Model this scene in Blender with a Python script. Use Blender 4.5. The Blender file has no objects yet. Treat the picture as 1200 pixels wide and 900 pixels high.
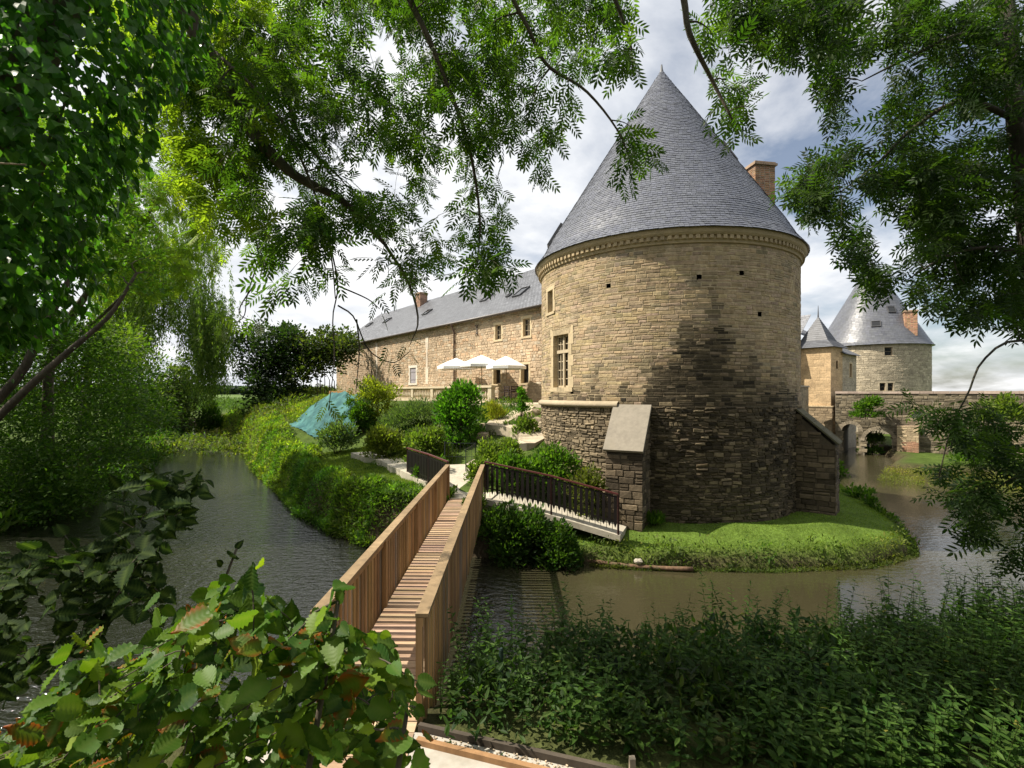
import bpy, math, random
import numpy as np
from mathutils import Vector

# ------------------------------------------------------------------ camera, sky, sun
scene = bpy.context.scene
COL = scene.collection
F_PX, CX, HY, EYE = 570.0, 600.0, 460.0, 4.6      # focal length and horizon measured on the photo (1200 px wide)

cam_data = bpy.data.cameras.new('camera')
cam_data.sensor_width = 36.0
cam_data.lens = 36.0 * F_PX / 1200.0
cam_data.shift_y = 10.0 / 1200.0
cam_data.clip_start = 0.05
cam_data.clip_end = 9000.0
cam = bpy.data.objects.new('camera', cam_data)
cam.location = (0, 0, EYE)
cam.rotation_euler = (math.radians(90), 0, 0)
COL.objects.link(cam)
scene.camera = cam

SUN_EL, SUN_AZ = 52.0, -89.0                        # azimuth from +Y towards +X
_e, _a = math.radians(SUN_EL), math.radians(SUN_AZ)
TO_SUN = Vector((math.cos(_e) * math.sin(_a), math.cos(_e) * math.cos(_a), math.sin(_e)))

world = bpy.data.worlds.new('World')
scene.world = world
world.use_nodes = True
wn, wl = world.node_tree.nodes, world.node_tree.links
wn.clear()
w_out = wn.new('ShaderNodeOutputWorld')
w_bg = wn.new('ShaderNodeBackground')
w_bg.inputs['Strength'].default_value = 0.07
sky = wn.new('ShaderNodeTexSky')
sky.sky_type = 'NISHITA'
sky.sun_disc = False
sky.sun_elevation = _e
sky.sun_rotation = _a
sky.air_density = 1.0
sky.dust_density = 1.4
sky.ozone_density = 1.2
tc = wn.new('ShaderNodeTexCoord')
sep = wn.new('ShaderNodeSeparateXYZ')
wl.new(tc.outputs['Generated'], sep.inputs[0])
def wmath(op, a, b=None):
    n = wn.new('ShaderNodeMath'); n.operation = op
    for i, v in enumerate((a, b)):
        if v is None: continue
        if isinstance(v, (int, float)): n.inputs[i].default_value = v
        else: wl.new(v, n.inputs[i])
    return n.outputs[0]
zz = wmath('ADD', wmath('MAXIMUM', sep.outputs['Z'], 0.0), 0.22)
cmb = wn.new('ShaderNodeCombineXYZ')
wl.new(wmath('DIVIDE', sep.outputs['X'], zz), cmb.inputs[0])
wl.new(wmath('DIVIDE', sep.outputs['Y'], zz), cmb.inputs[1])
cl = wn.new('ShaderNodeTexNoise')
cl.inputs['Scale'].default_value = 1.15
cl.inputs['Detail'].default_value = 9.0
cl.inputs['Roughness'].default_value = 0.58
cl.inputs['Distortion'].default_value = 0.25
wl.new(cmb.outputs[0], cl.inputs['Vector'])
clr = wn.new('ShaderNodeValToRGB')                 # how much of the blue the cloud covers
clr.color_ramp.elements[0].position = 0.32
clr.color_ramp.elements[0].color = (0.12, 0.12, 0.12, 1)
clr.color_ramp.elements[1].position = 0.52
clr.color_ramp.elements[1].color = (1, 1, 1, 1)
wl.new(wmath('SUBTRACT', cl.outputs['Fac'], wmath('MULTIPLY', sep.outputs['X'], 0.13)), clr.inputs[0])
cl2 = wn.new('ShaderNodeTexNoise')                 # light and grey parts of the cloud
cl2.inputs['Scale'].default_value = 2.1
cl2.inputs['Detail'].default_value = 7.0
cl2.inputs['Roughness'].default_value = 0.55
cmb2 = wn.new('ShaderNodeVectorMath'); cmb2.operation = 'ADD'
cmb2.inputs[1].default_value = (7.3, 2.1, 4.0)
wl.new(cmb.outputs[0], cmb2.inputs[0])
wl.new(cmb2.outputs[0], cl2.inputs['Vector'])
clc = wn.new('ShaderNodeValToRGB')
clc.color_ramp.elements[0].position = 0.34
clc.color_ramp.elements[0].color = (7.0, 7.3, 7.8, 1)
clc.color_ramp.elements[1].position = 0.60
clc.color_ramp.elements[1].color = (10.2, 10.2, 10.2, 1)
wl.new(cl2.outputs['Fac'], clc.inputs[0])
mixc = wn.new('ShaderNodeMix'); mixc.data_type = 'RGBA'
wl.new(clr.outputs['Color'], mixc.inputs[0])
wl.new(sky.outputs[0], mixc.inputs[6])
wl.new(clc.outputs['Color'], mixc.inputs[7])
wl.new(mixc.outputs[2], w_bg.inputs['Color'])
wl.new(w_bg.outputs[0], w_out.inputs[0])

sun_data = bpy.data.lights.new('sun', 'SUN')
sun_data.energy = 5.0
sun_data.angle = math.radians(0.55)
sun_data.color = (1.0, 0.92, 0.79)
sun = bpy.data.objects.new('sun', sun_data)
sun.rotation_euler = (-TO_SUN).to_track_quat('-Z', 'Y').to_euler()
sun.location = (-30, 20, 60)
COL.objects.link(sun)

vs = scene.view_settings
scene.display_settings.display_device = 'sRGB'
vs.view_transform = 'Standard'
try: vs.look = 'None'
except Exception: pass
vs.exposure = 0.74
vs.gamma = 1.0
vs.use_curve_mapping = False
scene.cycles.max_bounces = 8
scene.cycles.diffuse_bounces = 4
scene.cycles.glossy_bounces = 3
scene.cycles.transmission_bounces = 4
scene.cycles.use_denoising = True

# ------------------------------------------------------------------ helpers
rng = np.random.default_rng(7)
random.seed(7)

def P(px, py, Y):
    """world point at depth Y seen at photo pixel (px, py)"""
    return np.array([(px - CX) / F_PX * Y, Y, EYE - (py - HY) / F_PX * Y])

def tag(o, label=None, cat=None, group=None, kind=None):
    if label: o['label'] = label
    if cat: o['category'] = cat
    if group: o['group'] = group
    if kind: o['kind'] = kind
    return o

def empty(name, loc=(0, 0, 0)):
    o = bpy.data.objects.new(name, None)
    o.location = loc
    o.empty_display_size = 0.3
    COL.objects.link(o)
    return o

class MB:
    """collects vertices, faces and a colour per vertex, and links them as ONE mesh object"""
    def __init__(s):
        s.v, s.f, s.c, s.n = [], [], [], 0
    def add(s, v, f, c=(1, 1, 1)):
        v = np.asarray(v, float).reshape(-1, 3)
        c = np.asarray(c, float)
        if c.ndim == 1: c = np.tile(c, (len(v), 1))
        fs = f if isinstance(f, list) else [f]
        for a in fs:
            a = np.asarray(a, np.int64)
            if a.ndim == 1: a = a[None]
            s.f.append(a + s.n)
        s.v.append(v); s.c.append(c); s.n += len(v)
    def build(s, name, mat, parent=None, smooth=False, origin=None, mats=None):
        me = bpy.data.meshes.new(name)
        v = np.concatenate(s.v); c = np.concatenate(s.c)
        if parent is not None and origin is None: origin = parent_origin(parent)
        if origin is not None: v = v - np.asarray(origin, float)
        loops = np.concatenate([a.ravel() for a in s.f]).astype(np.int32)
        tot = np.concatenate([np.full(len(a), a.shape[1], np.int32) for a in s.f])
        start = np.concatenate([[0], np.cumsum(tot)[:-1]]).astype(np.int32)
        me.vertices.add(len(v)); me.vertices.foreach_set('co', v.ravel().astype(np.float32))
        me.loops.add(len(loops)); me.loops.foreach_set('vertex_index', loops)
        me.polygons.add(len(tot)); me.polygons.foreach_set('loop_start', start)
        me.polygons.foreach_set('use_smooth', np.full(len(tot), smooth))
        at = me.attributes.new('col', 'FLOAT_COLOR', 'POINT')
        at.data.foreach_set('color', np.concatenate([c, np.ones((len(c), 1))], 1).ravel().astype(np.float32))
        me.update(calc_edges=True); me.validate()
        me.materials.append(mat)
        o = bpy.data.objects.new(name, me)
        COL.objects.link(o)
        if parent is not None: o.parent = parent
        elif origin is not None: o.location = origin
        return o

def parent_origin(p):
    loc = np.zeros(3)
    while p is not None:
        loc = loc + np.array(p.location); p = p.parent
    return loc

def nrm(a):
    a = np.asarray(a, float)
    return a / np.maximum(np.linalg.norm(a, axis=-1, keepdims=True), 1e-9)

BOXF = np.array([[0, 3, 2, 1], [4, 5, 6, 7], [0, 1, 5, 4], [1, 2, 6, 5], [2, 3, 7, 6], [3, 0, 4, 7]])
def hexa(mb, pts8, c=(1, 1, 1)):
    mb.add(pts8, BOXF, c)
def box(mb, cx, cy, cz, sx, sy, sz, rz=0.0, c=(1, 1, 1)):
    """axis box, centre in x and y, bottom at cz"""
    p = np.array([[-1, -1, 0], [1, -1, 0], [1, 1, 0], [-1, 1, 0], [-1, -1, 1], [1, -1, 1], [1, 1, 1], [-1, 1, 1]], float)
    p *= np.array([sx / 2, sy / 2, sz])
    ca, sa = math.cos(rz), math.sin(rz)
    q = p.copy(); q[:, 0] = p[:, 0] * ca - p[:, 1] * sa; q[:, 1] = p[:, 0] * sa + p[:, 1] * ca
    hexa(mb, q + np.array([cx, cy, cz]), c)
def beam(mb, a, b, w, h, c=(1, 1, 1), up=(0, 0, 1)):
    """square bar from a to b"""
    a, b = np.asarray(a, float), np.asarray(b, float)
    d = nrm(b - a); s = np.cross(d, up)
    if np.linalg.norm(s) < 1e-4: s = np.array([1.0, 0, 0])
    s = nrm(s); u = np.cross(s, d)
    r = []
    for q in (a, b):
        for i, j in ((-1, -1), (1, -1), (1, 1), (-1, 1)):
            r.append(q + s * i * w / 2 + u * j * h / 2)
    hexa(mb, r, c)
def tube(mb, pts, rad, n=8, c=(1, 1, 1), cap=True):
    pts = np.asarray(pts, float); k = len(pts)
    rad = np.full(k, rad) if np.isscalar(rad) else np.asarray(rad, float)
    t = nrm(np.gradient(pts, axis=0))
    ref = np.array([0.0, 0, 1]) if abs(t[0][2]) < 0.9 else np.array([1.0, 0, 0])
    vs_ = []
    ang = np.linspace(0, 2 * math.pi, n, endpoint=False)
    for i in range(k):
        s = nrm(np.cross(t[i], ref)); u = np.cross(s, t[i]); ref = u
        vs_.append(pts[i] + rad[i] * (np.cos(ang)[:, None] * s + np.sin(ang)[:, None] * u))
    v = np.concatenate(vs_)
    i0 = np.arange(n); i1 = (i0 + 1) % n
    f = np.concatenate([np.stack([i0 + j * n, i1 + j * n, i1 + (j + 1) * n, i0 + (j + 1) * n], 1) for j in range(k - 1)])
    fs = [f]
    if cap: fs += [np.arange(n)[::-1][None], (np.arange(n) + (k - 1) * n)[None]]
    mb.add(v, fs, c)
def lathe(mb, cx, cy, prof, n=96, a0=0.0, a1=2 * math.pi, c=(1, 1, 1)):
    """prof: list of (radius, z); angle measured from -Y towards +X"""
    full = abs(a1 - a0 - 2 * math.pi) < 1e-6
    m = n if full else n + 1
    ang = np.linspace(a0, a1, n + 1)[:m]
    prof = np.asarray(prof, float); k = len(prof)
    v = np.zeros((k, m, 3))
    v[:, :, 0] = cx + prof[:, 0][:, None] * np.sin(ang); v[:, :, 1] = cy - prof[:, 0][:, None] * np.cos(ang)
    v[:, :, 2] = prof[:, 1][:, None]
    i0 = np.arange(n); i1 = (i0 + 1) % m
    f = np.concatenate([np.stack([i0 + j * m, i1 + j * m, i1 + (j + 1) * m, i0 + (j + 1) * m], 1) for j in range(k - 1)])
    mb.add(v.reshape(-1, 3), f, c)
def smoothpath(ctrl, n=24):
    """Catmull-Rom through control points (any dimension)"""
    c = np.asarray(ctrl, float)
    c = np.concatenate([[2 * c[0] - c[1]], c, [2 * c[-1] - c[-2]]])
    out = []
    segs = len(c) - 3
    for t in np.linspace(0, segs - 1e-6, n):
        i = int(t); u = t - i
        p0, p1, p2, p3 = c[i:i + 4]
        out.append(0.5 * ((2 * p1) + (-p0 + p2) * u + (2 * p0 - 5 * p1 + 4 * p2 - p3) * u * u + (-p0 + 3 * p1 - 3 * p2 + p3) * u ** 3))
    return np.array(out)
def sstep(a, b, x):
    t = np.clip((np.asarray(x, float) - a) / (b - a), 0, 1)
    return t * t * (3 - 2 * t)
def vnoise(x, y, seed=0):
    """cheap smooth value noise, about -1 .. 1"""
    r = np.random.default_rng(seed); o = 0.0; x = np.asarray(x, float); y = np.asarray(y, float)
    for k in range(5):
        a, b, p, q = r.uniform(-1, 1), r.uniform(-1, 1), r.uniform(0, 6.28), r.uniform(0, 6.28)
        o = o + np.sin(a * x * 1.7 + b * y * 1.7 + p) * np.cos(b * x * 1.3 - a * y * 1.3 + q)
    return o / 2.5

# ------------------------------------------------------------------ materials
def new_mat(name):
    m = bpy.data.materials.new(name); m.use_nodes = True
    nt = m.node_tree; nt.nodes.clear()
    out = nt.nodes.new('ShaderNodeOutputMaterial')
    return m, nt, out
class NT:
    def __init__(s, nt): s.nt = nt
    def n(s, t, **kw):
        x = s.nt.nodes.new(t)
        for k, v in kw.items(): setattr(x, k, v)
        return x
    def link(s, a, b): s.nt.links.new(a, b)
    def noise(s, vec, scale, detail=4, rough=0.55, dist=0.0):
        x = s.n('ShaderNodeTexNoise'); x.inputs['Scale'].default_value = scale
        x.inputs['Detail'].default_value = detail; x.inputs['Roughness'].default_value = rough
        x.inputs['Distortion'].default_value = dist
        if vec is not None: s.link(vec, x.inputs['Vector'])
        return x.outputs['Fac']
    def ramp(s, fac, stops):
        x = s.n('ShaderNodeValToRGB'); e = x.color_ramp.elements
        while len(e) < len(stops): e.new(0.5)
        for i, (p, c) in enumerate(stops):
            e[i].position = p; e[i].color = (c[0], c[1], c[2], 1) if not np.isscalar(c) else (c, c, c, 1)
        s.link(fac, x.inputs[0])
        return x.outputs['Color']
    def mix(s, fac, a, b, mode='MIX'):
        x = s.n('ShaderNodeMix', data_type='RGBA', blend_type=mode)
        for i, v in ((0, fac), (6, a), (7, b)):
            if isinstance(v, (int, float)): x.inputs[i].default_value = v
            elif isinstance(v, tuple): x.inputs[i].default_value = (v[0], v[1], v[2], 1)
            else: s.link(v, x.inputs[i])
        return x.outputs[2]
    def math(s, op, a, b=None, c=None):
        x = s.n('ShaderNodeMath', operation=op)
        for i, v in enumerate((a, b, c)):
            if v is None: continue
            if isinstance(v, (int, float)): x.inputs[i].default_value = v
            else: s.link(v, x.inputs[i])
        return x.outputs[0]
    def bump(s, h, strength=0.4, dist=0.02):
        x = s.n('ShaderNodeBump'); x.inputs['Strength'].default_value = strength; x.inputs['Distance'].default_value = dist
        s.link(h, x.inputs['Height'])
        return x.outputs[0]
def stretch(N, vec, s):
    x = N.n('ShaderNodeMapping'); x.inputs['Scale'].default_value = s
    N.link(vec, x.inputs['Vector'])
    return x.outputs[0]

def mat_leaf(name, rough=0.5, trans=0.4, tint=(1.5, 1.55, 0.6), spec=0.35):
    m, nt, out = new_mat(name); N = NT(nt)
    a = N.n('ShaderNodeAttribute', attribute_name='col')
    b = N.n('ShaderNodeBsdfPrincipled'); b.inputs['Roughness'].default_value = rough
    b.inputs['Specular IOR Level'].default_value = spec
    N.link(a.outputs['Color'], b.inputs['Base Color'])
    t = N.n('ShaderNodeBsdfTranslucent')
    N.link(N.mix(1.0, a.outputs['Color'], tint, 'MULTIPLY'), t.inputs['Color'])
    mx = N.n('ShaderNodeMixShader'); mx.inputs[0].default_value = trans
    N.link(b.outputs[0], mx.inputs[1]); N.link(t.outputs[0], mx.inputs[2]); N.link(mx.outputs[0], out.inputs[0])
    return m

def mat_col(name, rough=0.8, nscale=6.0, namp=0.35, bump=0.3, bdist=0.02, spec=0.3, metal=0.0, stretchv=None, dirt=None):
    """colour from the mesh attribute, broken up with noise"""
    m, nt, out = new_mat(name); N = NT(nt)
    a = N.n('ShaderNodeAttribute', attribute_name='col')
    tcd = N.n('ShaderNodeTexCoord').outputs['Object']
    vec = stretch(N, tcd, stretchv) if stretchv else tcd
    n1 = N.noise(vec, nscale, 5, 0.6)
    n2 = N.noise(tcd, nscale * 0.17, 4, 0.6)
    f = N.ramp(n1, [(0.25, 1 - namp), (0.75, 1 + namp)])
    g = N.ramp(n2, [(0.3, 1 - namp * 0.6), (0.7, 1 + namp * 0.6)])
    c = N.mix(1.0, N.mix(1.0, a.outputs['Color'], f, 'MULTIPLY'), g, 'MULTIPLY')
    if dirt:
        dn = N.noise(tcd, dirt[0], 5, 0.65)
        c = N.mix(N.ramp(dn, [(dirt[1], 0.0), (dirt[1] + 0.14, dirt[3])]), c, dirt[2])
    b = N.n('ShaderNodeBsdfPrincipled'); b.inputs['Roughness'].default_value = rough
    b.inputs['Specular IOR Level'].default_value = spec; b.inputs['Metallic'].default_value = metal
    N.link(c, b.inputs['Base Color'])
    if bump: N.link(N.bump(n1, bump, bdist), b.inputs['Normal'])
    N.link(b.outputs[0], out.inputs[0])
    return m

M = {}
M['leaf'] = mat_leaf('leaf_soft', 0.55, 0.46, (1.9, 2.3, 0.6), 0.2)
M['leaf_ash'] = mat_leaf('ash_leaf', 0.5, 0.52, (2.5, 2.9, 0.65), 0.2)
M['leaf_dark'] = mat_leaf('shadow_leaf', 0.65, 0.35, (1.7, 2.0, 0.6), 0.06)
M['leaf_gloss'] = mat_leaf('glossy_leaf', 0.4, 0.42, (1.9, 2.4, 0.5), 0.3)
M['leaf_big'] = mat_leaf('beech_leaf', 0.5, 0.42, (2.0, 1.9, 0.6), 0.22)
M['bark'] = mat_col('bark', 0.9, 14, 0.45, 0.8, 0.03, stretchv=(1, 1, 0.25), dirt=(3.0, 0.52, (0.07, 0.085, 0.045), 0.6))
M['stone'] = mat_col('tower_stone', 0.9, 9, 0.30, 0.6, 0.03, dirt=(1.1, 0.60, (0.13, 0.115, 0.09), 0.35))
M['dressed'] = mat_col('dressed_stone', 0.85, 7, 0.16, 0.25, 0.01, dirt=(1.6, 0.58, (0.2, 0.17, 0.12), 0.45))
M['brick'] = mat_col('red_brick', 0.9, 12, 0.3, 0.4, 0.01)
M['slate'] = mat_col('slate', 0.34, 5, 0.14, 0.12, 0.005, spec=0.55, dirt=(0.5, 0.60, (0.10, 0.105, 0.10), 0.3))
M['slate_old'] = mat_col('old_slate', 0.55, 5, 0.16, 0.15, 0.006, spec=0.4, dirt=(0.5, 0.58, (0.10, 0.105, 0.10), 0.4))
M['lead'] = mat_col('lead_flashing', 0.5, 5, 0.15, 0.1)
M['concrete'] = mat_col('concrete', 0.9, 8, 0.16, 0.35, 0.01, dirt=(1.3, 0.55, (0.23, 0.20, 0.15), 0.55))
M['wood'] = mat_col('oiled_larch', 0.7, 9, 0.30, 0.35, 0.006, stretchv=(1, 1, 0.09))
M['deck'] = mat_col('deck_boards', 0.75, 9, 0.26, 0.35, 0.006, stretchv=(0.12, 1.4, 1))
M['metal'] = mat_col('painted_iron', 0.45, 12, 0.12, 0.1, 0.004, spec=0.5)
M['cloth'] = mat_col('parasol_cloth', 0.9, 4, 0.04, 0.08)
M['tarp'] = mat_col('tarpaulin', 0.75, 2.5, 0.28, 0.8, 0.1, spec=0.12)
M['plain'] = mat_col('plain', 0.8, 6, 0.12, 0.1)
M['grass'] = mat_leaf('grass_blades', 0.6, 0.4, (1.6, 1.7, 0.5), 0.15)

m, nt, out = new_mat('window_glass'); N = NT(nt)
b = N.n('ShaderNodeBsdfPrincipled'); b.inputs['Base Color'].default_value = (0.012, 0.013, 0.014, 1)
b.inputs['Roughness'].default_value = 0.06; b.inputs['Specular IOR Level'].default_value = 0.6
N.link(N.bump(N.noise(N.n('ShaderNodeTexCoord').outputs['Object'], 2.5, 2), 0.12, 0.05), b.inputs['Normal'])
N.link(b.outputs[0], out.inputs[0]); M['glass'] = m

# moat water: brown-green, small ripples, rougher patches where the breeze touches it
m, nt, out = new_mat('moat_water'); N = NT(nt)
tcg = N.n('ShaderNodeNewGeometry').outputs['Position']
b = N.n('ShaderNodeBsdfPrincipled')
big = N.noise(tcg, 0.12, 3)
silt = N.ramp(big, [(0.3, (0.036, 0.032, 0.016)), (0.7, (0.052, 0.046, 0.023))])
b.inputs['Roughness'].default_value = 0.04; b.inputs['IOR'].default_value = 1.6
rip = N.noise(stretch(N, tcg, (1.0, 1.9, 1.0)), 3.2, 3, 0.5, 0.4)
rip2 = N.noise(stretch(N, tcg, (1.0, 2.2, 1.0)), 11.0, 2, 0.5, 0.3)
sx_ = N.n('ShaderNodeSeparateXYZ'); N.link(tcg, sx_.inputs[0])
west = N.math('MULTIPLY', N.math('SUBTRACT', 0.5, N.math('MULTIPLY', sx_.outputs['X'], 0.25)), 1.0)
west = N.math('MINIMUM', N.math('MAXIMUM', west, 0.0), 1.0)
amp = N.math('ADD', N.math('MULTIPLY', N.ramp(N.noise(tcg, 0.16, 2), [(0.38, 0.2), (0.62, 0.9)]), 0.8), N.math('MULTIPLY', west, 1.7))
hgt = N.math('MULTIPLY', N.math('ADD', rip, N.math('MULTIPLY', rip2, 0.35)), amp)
N.link(N.mix(west, silt, (0.013, 0.014, 0.009)), b.inputs['Base Color'])  # west channel gets a darker base colour standing in for tree shade
N.link(N.bump(hgt, 0.6, 0.05), b.inputs['Normal'])
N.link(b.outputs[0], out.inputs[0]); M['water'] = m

# ground: grass, soil at the banks
m, nt, out = new_mat('meadow_ground'); N = NT(nt)
pos = N.n('ShaderNodeNewGeometry').outputs['Position']
a = N.n('ShaderNodeAttribute', attribute_name='col')
g1 = N.noise(pos, 1.3, 6, 0.65); g2 = N.noise(pos, 14, 4, 0.6)
c = N.mix(1.0, a.outputs['Color'], N.ramp(g1, [(0.3, 0.65), (0.7, 1.35)]), 'MULTIPLY')
c = N.mix(1.0, c, N.ramp(g2, [(0.3, 0.7), (0.7, 1.3)]), 'MULTIPLY')
b = N.n('ShaderNodeBsdfPrincipled'); b.inputs['Roughness'].default_value = 0.95; b.inputs['Specular IOR Level'].default_value = 0.1
N.link(c, b.inputs['Base Color'])
N.link(N.bump(g2, 0.8, 0.06), b.inputs['Normal'])
N.link(b.outputs[0], out.inputs[0]); M['ground'] = m
# ------------------------------------------------------------------ terrain and water
WATER = np.array([(60, 14), (40, 10.5), (20, 8.0), (12, 7.0), (5, 6.7), (1, 6.3), (-1, 5.6), (-3, 5.1), (-7, 5), (-12, 4), (-16, 5),
    (-18.5, 10), (-18.4, 17.5), (-22, 26), (-27, 35), (-34, 46), (-39, 54), (-44, 62), (-41, 66),
    (-35, 58), (-31.5, 52), (-22, 40), (-15.3, 29), (-11, 23), (-8.2, 18.7), (-6, 16.2), (-4.2, 14.6), (-1.6, 13.75), (0, 13.55),
    (2.1, 13.0), (3.4, 12.75), (4.5, 12.7), (6.7, 12.6), (9.4, 12.9), (11.3, 13.8), (12.3, 15.2), (13.2, 17.5), (14.5, 20.5), (15.9, 24), (19, 29.5),
    (23.5, 35.5), (25.4, 38), (28, 44), (31, 47), (33, 45), (28.0, 37.5), (25.6, 32.5), (23.2, 30.2), (22.3, 29), (24, 27.5), (28, 26.3), (36, 23), (46, 20), (60, 18)], float)
WATER = np.array([p for i, p in enumerate(WATER)])
def shore_dist(x, y):
    """signed distance to the shoreline, positive on land"""
    x = np.asarray(x, float); y = np.asarray(y, float)
    sh = x.shape; x = x.ravel(); y = y.ravel()
    d2 = np.full(x.shape, 1e18); inside = np.zeros(x.shape, bool)
    n = len(WATER)
    for i in range(n):
        ax, ay = WATER[i]; bx, by = WATER[(i + 1) % n]
        dx, dy = bx - ax, by - ay
        t = np.clip(((x - ax) * dx + (y - ay) * dy) / (dx * dx + dy * dy), 0, 1)
        d2 = np.minimum(d2, (x - ax - t * dx) ** 2 + (y - ay - t * dy) ** 2)
        cond = (ay > y) != (by > y)
        with np.errstate(divide='ignore', invalid='ignore'):
            xi = (bx - ax) * (y - ay) / (by - ay if by != ay else 1e-9) + ax
        inside ^= cond & (x < xi)
    d = np.sqrt(d2)
    return np.where(inside, -d, d).reshape(sh)
def slope_s(x, y): return 18.4 - 0.775 * x - 0.632 * y
def ground_z(x, y, dist=None):
    x = np.asarray(x, float); y = np.asarray(y, float)
    d = shore_dist(x, y) if dist is None else dist
    s = slope_s(x, y)
    t_ = (x - 1.71) * -0.632 + (y - 27) * 0.775
    s = s - 3.0 * sstep(8, 13, t_) * (1 - 0.7 * sstep(18, 30, t_))
    garden = np.interp(s, [2.6, 3.4, 6.2, 8.6, 10.4, 16], [4.05, 3.75, 2.75, 1.75, 1.38, 1.1])
    q = x * 0.8 + (19 - y) * 0.6
    garden = garden + (0.72 - garden) * sstep(0.9, 4.2, q) * sstep(23, 20, y)
    garden = np.where((x > 6) & (y > 14), 0.72, garden)
    # the far left of the garden is lower and ends in the plain
    garden = garden + (1.8 - garden) * sstep(52, 66, y)
    west_x = np.interp(y, [5, 17, 26, 35, 46, 54, 66], [-12, -13.5, -17, -23, -30, -35, -42])
    ne_x = np.interp(y, [13, 24, 30, 36, 46], [20, 20, 21.8, 26, 30])
    z = garden
    z = np.where((x > 1.5) & (q > 3.0) & (y < 24), z - .27 * (1 - sstep(.1, 1.5, d)), z)
    z = np.where(x < west_x, 1.15, z)
    z = np.where((x > ne_x) & (y > 9), 0.34 + 0.02 * np.clip(y - 26, 0, 30), z)
    south = y < 9.6 + np.maximum(0, x - 15) * 0.12
    z = np.where(south, 1.42, z)
    far = np.hypot(x, y - 20)
    z = z + (1.8 - z) * sstep(55, 90, far)
    z = z + 0.05 * vnoise(x * 1.2, y * 1.2, 3) * sstep(0.3, 1.5, d)
    z = z + np.clip((far - 900) / 2500, 0, 1) ** 1.2 * (26 + 12 * vnoise(x * 0.0016, y * 0.0016, 9)) * sstep(300, 1500, y) * sstep(500, -100, x)
    prof = sstep(-0.45, np.where((y > 11) & (x > -6) & (x < 16), 0.28, 0.6), d)
    return -0.9 + (z + 0.9) * prof

def axis_coords(lo, hi, step, far):
    a = list(np.arange(lo, hi + 1e-6, step))
    left, s = [], step
    v = lo
    while v > -far:
        s *= 1.28; v -= s; left.append(v)
    right, s, v = [], step, hi
    while v < far:
        s *= 1.28; v += s; right.append(v)
    return np.array(left[::-1] + a + right)
gx = axis_coords(-46, 40, 0.34, 5200); gy = axis_coords(-8, 66, 0.34, 5200)
GX, GY = np.meshgrid(gx, gy)
GD = shore_dist(GX, GY)
GZ = ground_z(GX, GY, GD)
nx_, ny_ = len(gx), len(gy)
ii, jj = np.meshgrid(np.arange(nx_ - 1), np.arange(ny_ - 1))
b0 = (jj * nx_ + ii).ravel()
gf = np.stack([b0, b0 + 1, b0 + 1 + nx_, b0 + nx_], 1)
grass_c = np.array([0.060, 0.092, 0.018]); soil_c = np.array([0.060, 0.046, 0.028]); field_c = np.array([0.085, 0.13, 0.035]); hill_c = np.array([0.03, 0.05, 0.035])
gc = np.tile(grass_c, (GX.size, 1))
dd = GD.ravel()[:, None]
lawn_m = ((GX > 1.5) & (GX < 16.5) & (GY > 11.5)).ravel()[:, None]
gc = np.where(lawn_m, soil_c + (gc * np.array([1.5, 1.55, 1.3]) - soil_c) * sstep(0.0, 0.3, dd), soil_c + (gc - soil_c) * sstep(0.1, 1.3, dd))
south_mask = (GY.ravel() < 9.6)[:, None]
gc = np.where(south_mask, gc * 0.5 + soil_c * 0.5, gc)
farm = sstep(95, 130, np.hypot(GX, GY)).ravel()[:, None]
gc = gc + (field_c * (1 + 0.25 * vnoise(GX * 0.012, GY * 0.02, 5).ravel()[:, None]) - gc) * farm
gc = gc + (hill_c - gc) * sstep(900, 1500, GY).ravel()[:, None]
mb = MB(); mb.add(np.stack([GX.ravel(), GY.ravel(), GZ.ravel()], 1), gf, gc)
tag(mb.build('ground', M['ground'], smooth=True), kind='structure')

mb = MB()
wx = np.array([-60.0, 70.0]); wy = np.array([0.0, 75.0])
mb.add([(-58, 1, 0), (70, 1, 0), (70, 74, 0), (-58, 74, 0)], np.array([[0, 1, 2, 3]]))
tag(mb.build('water', M['water']), kind='structure')

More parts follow.
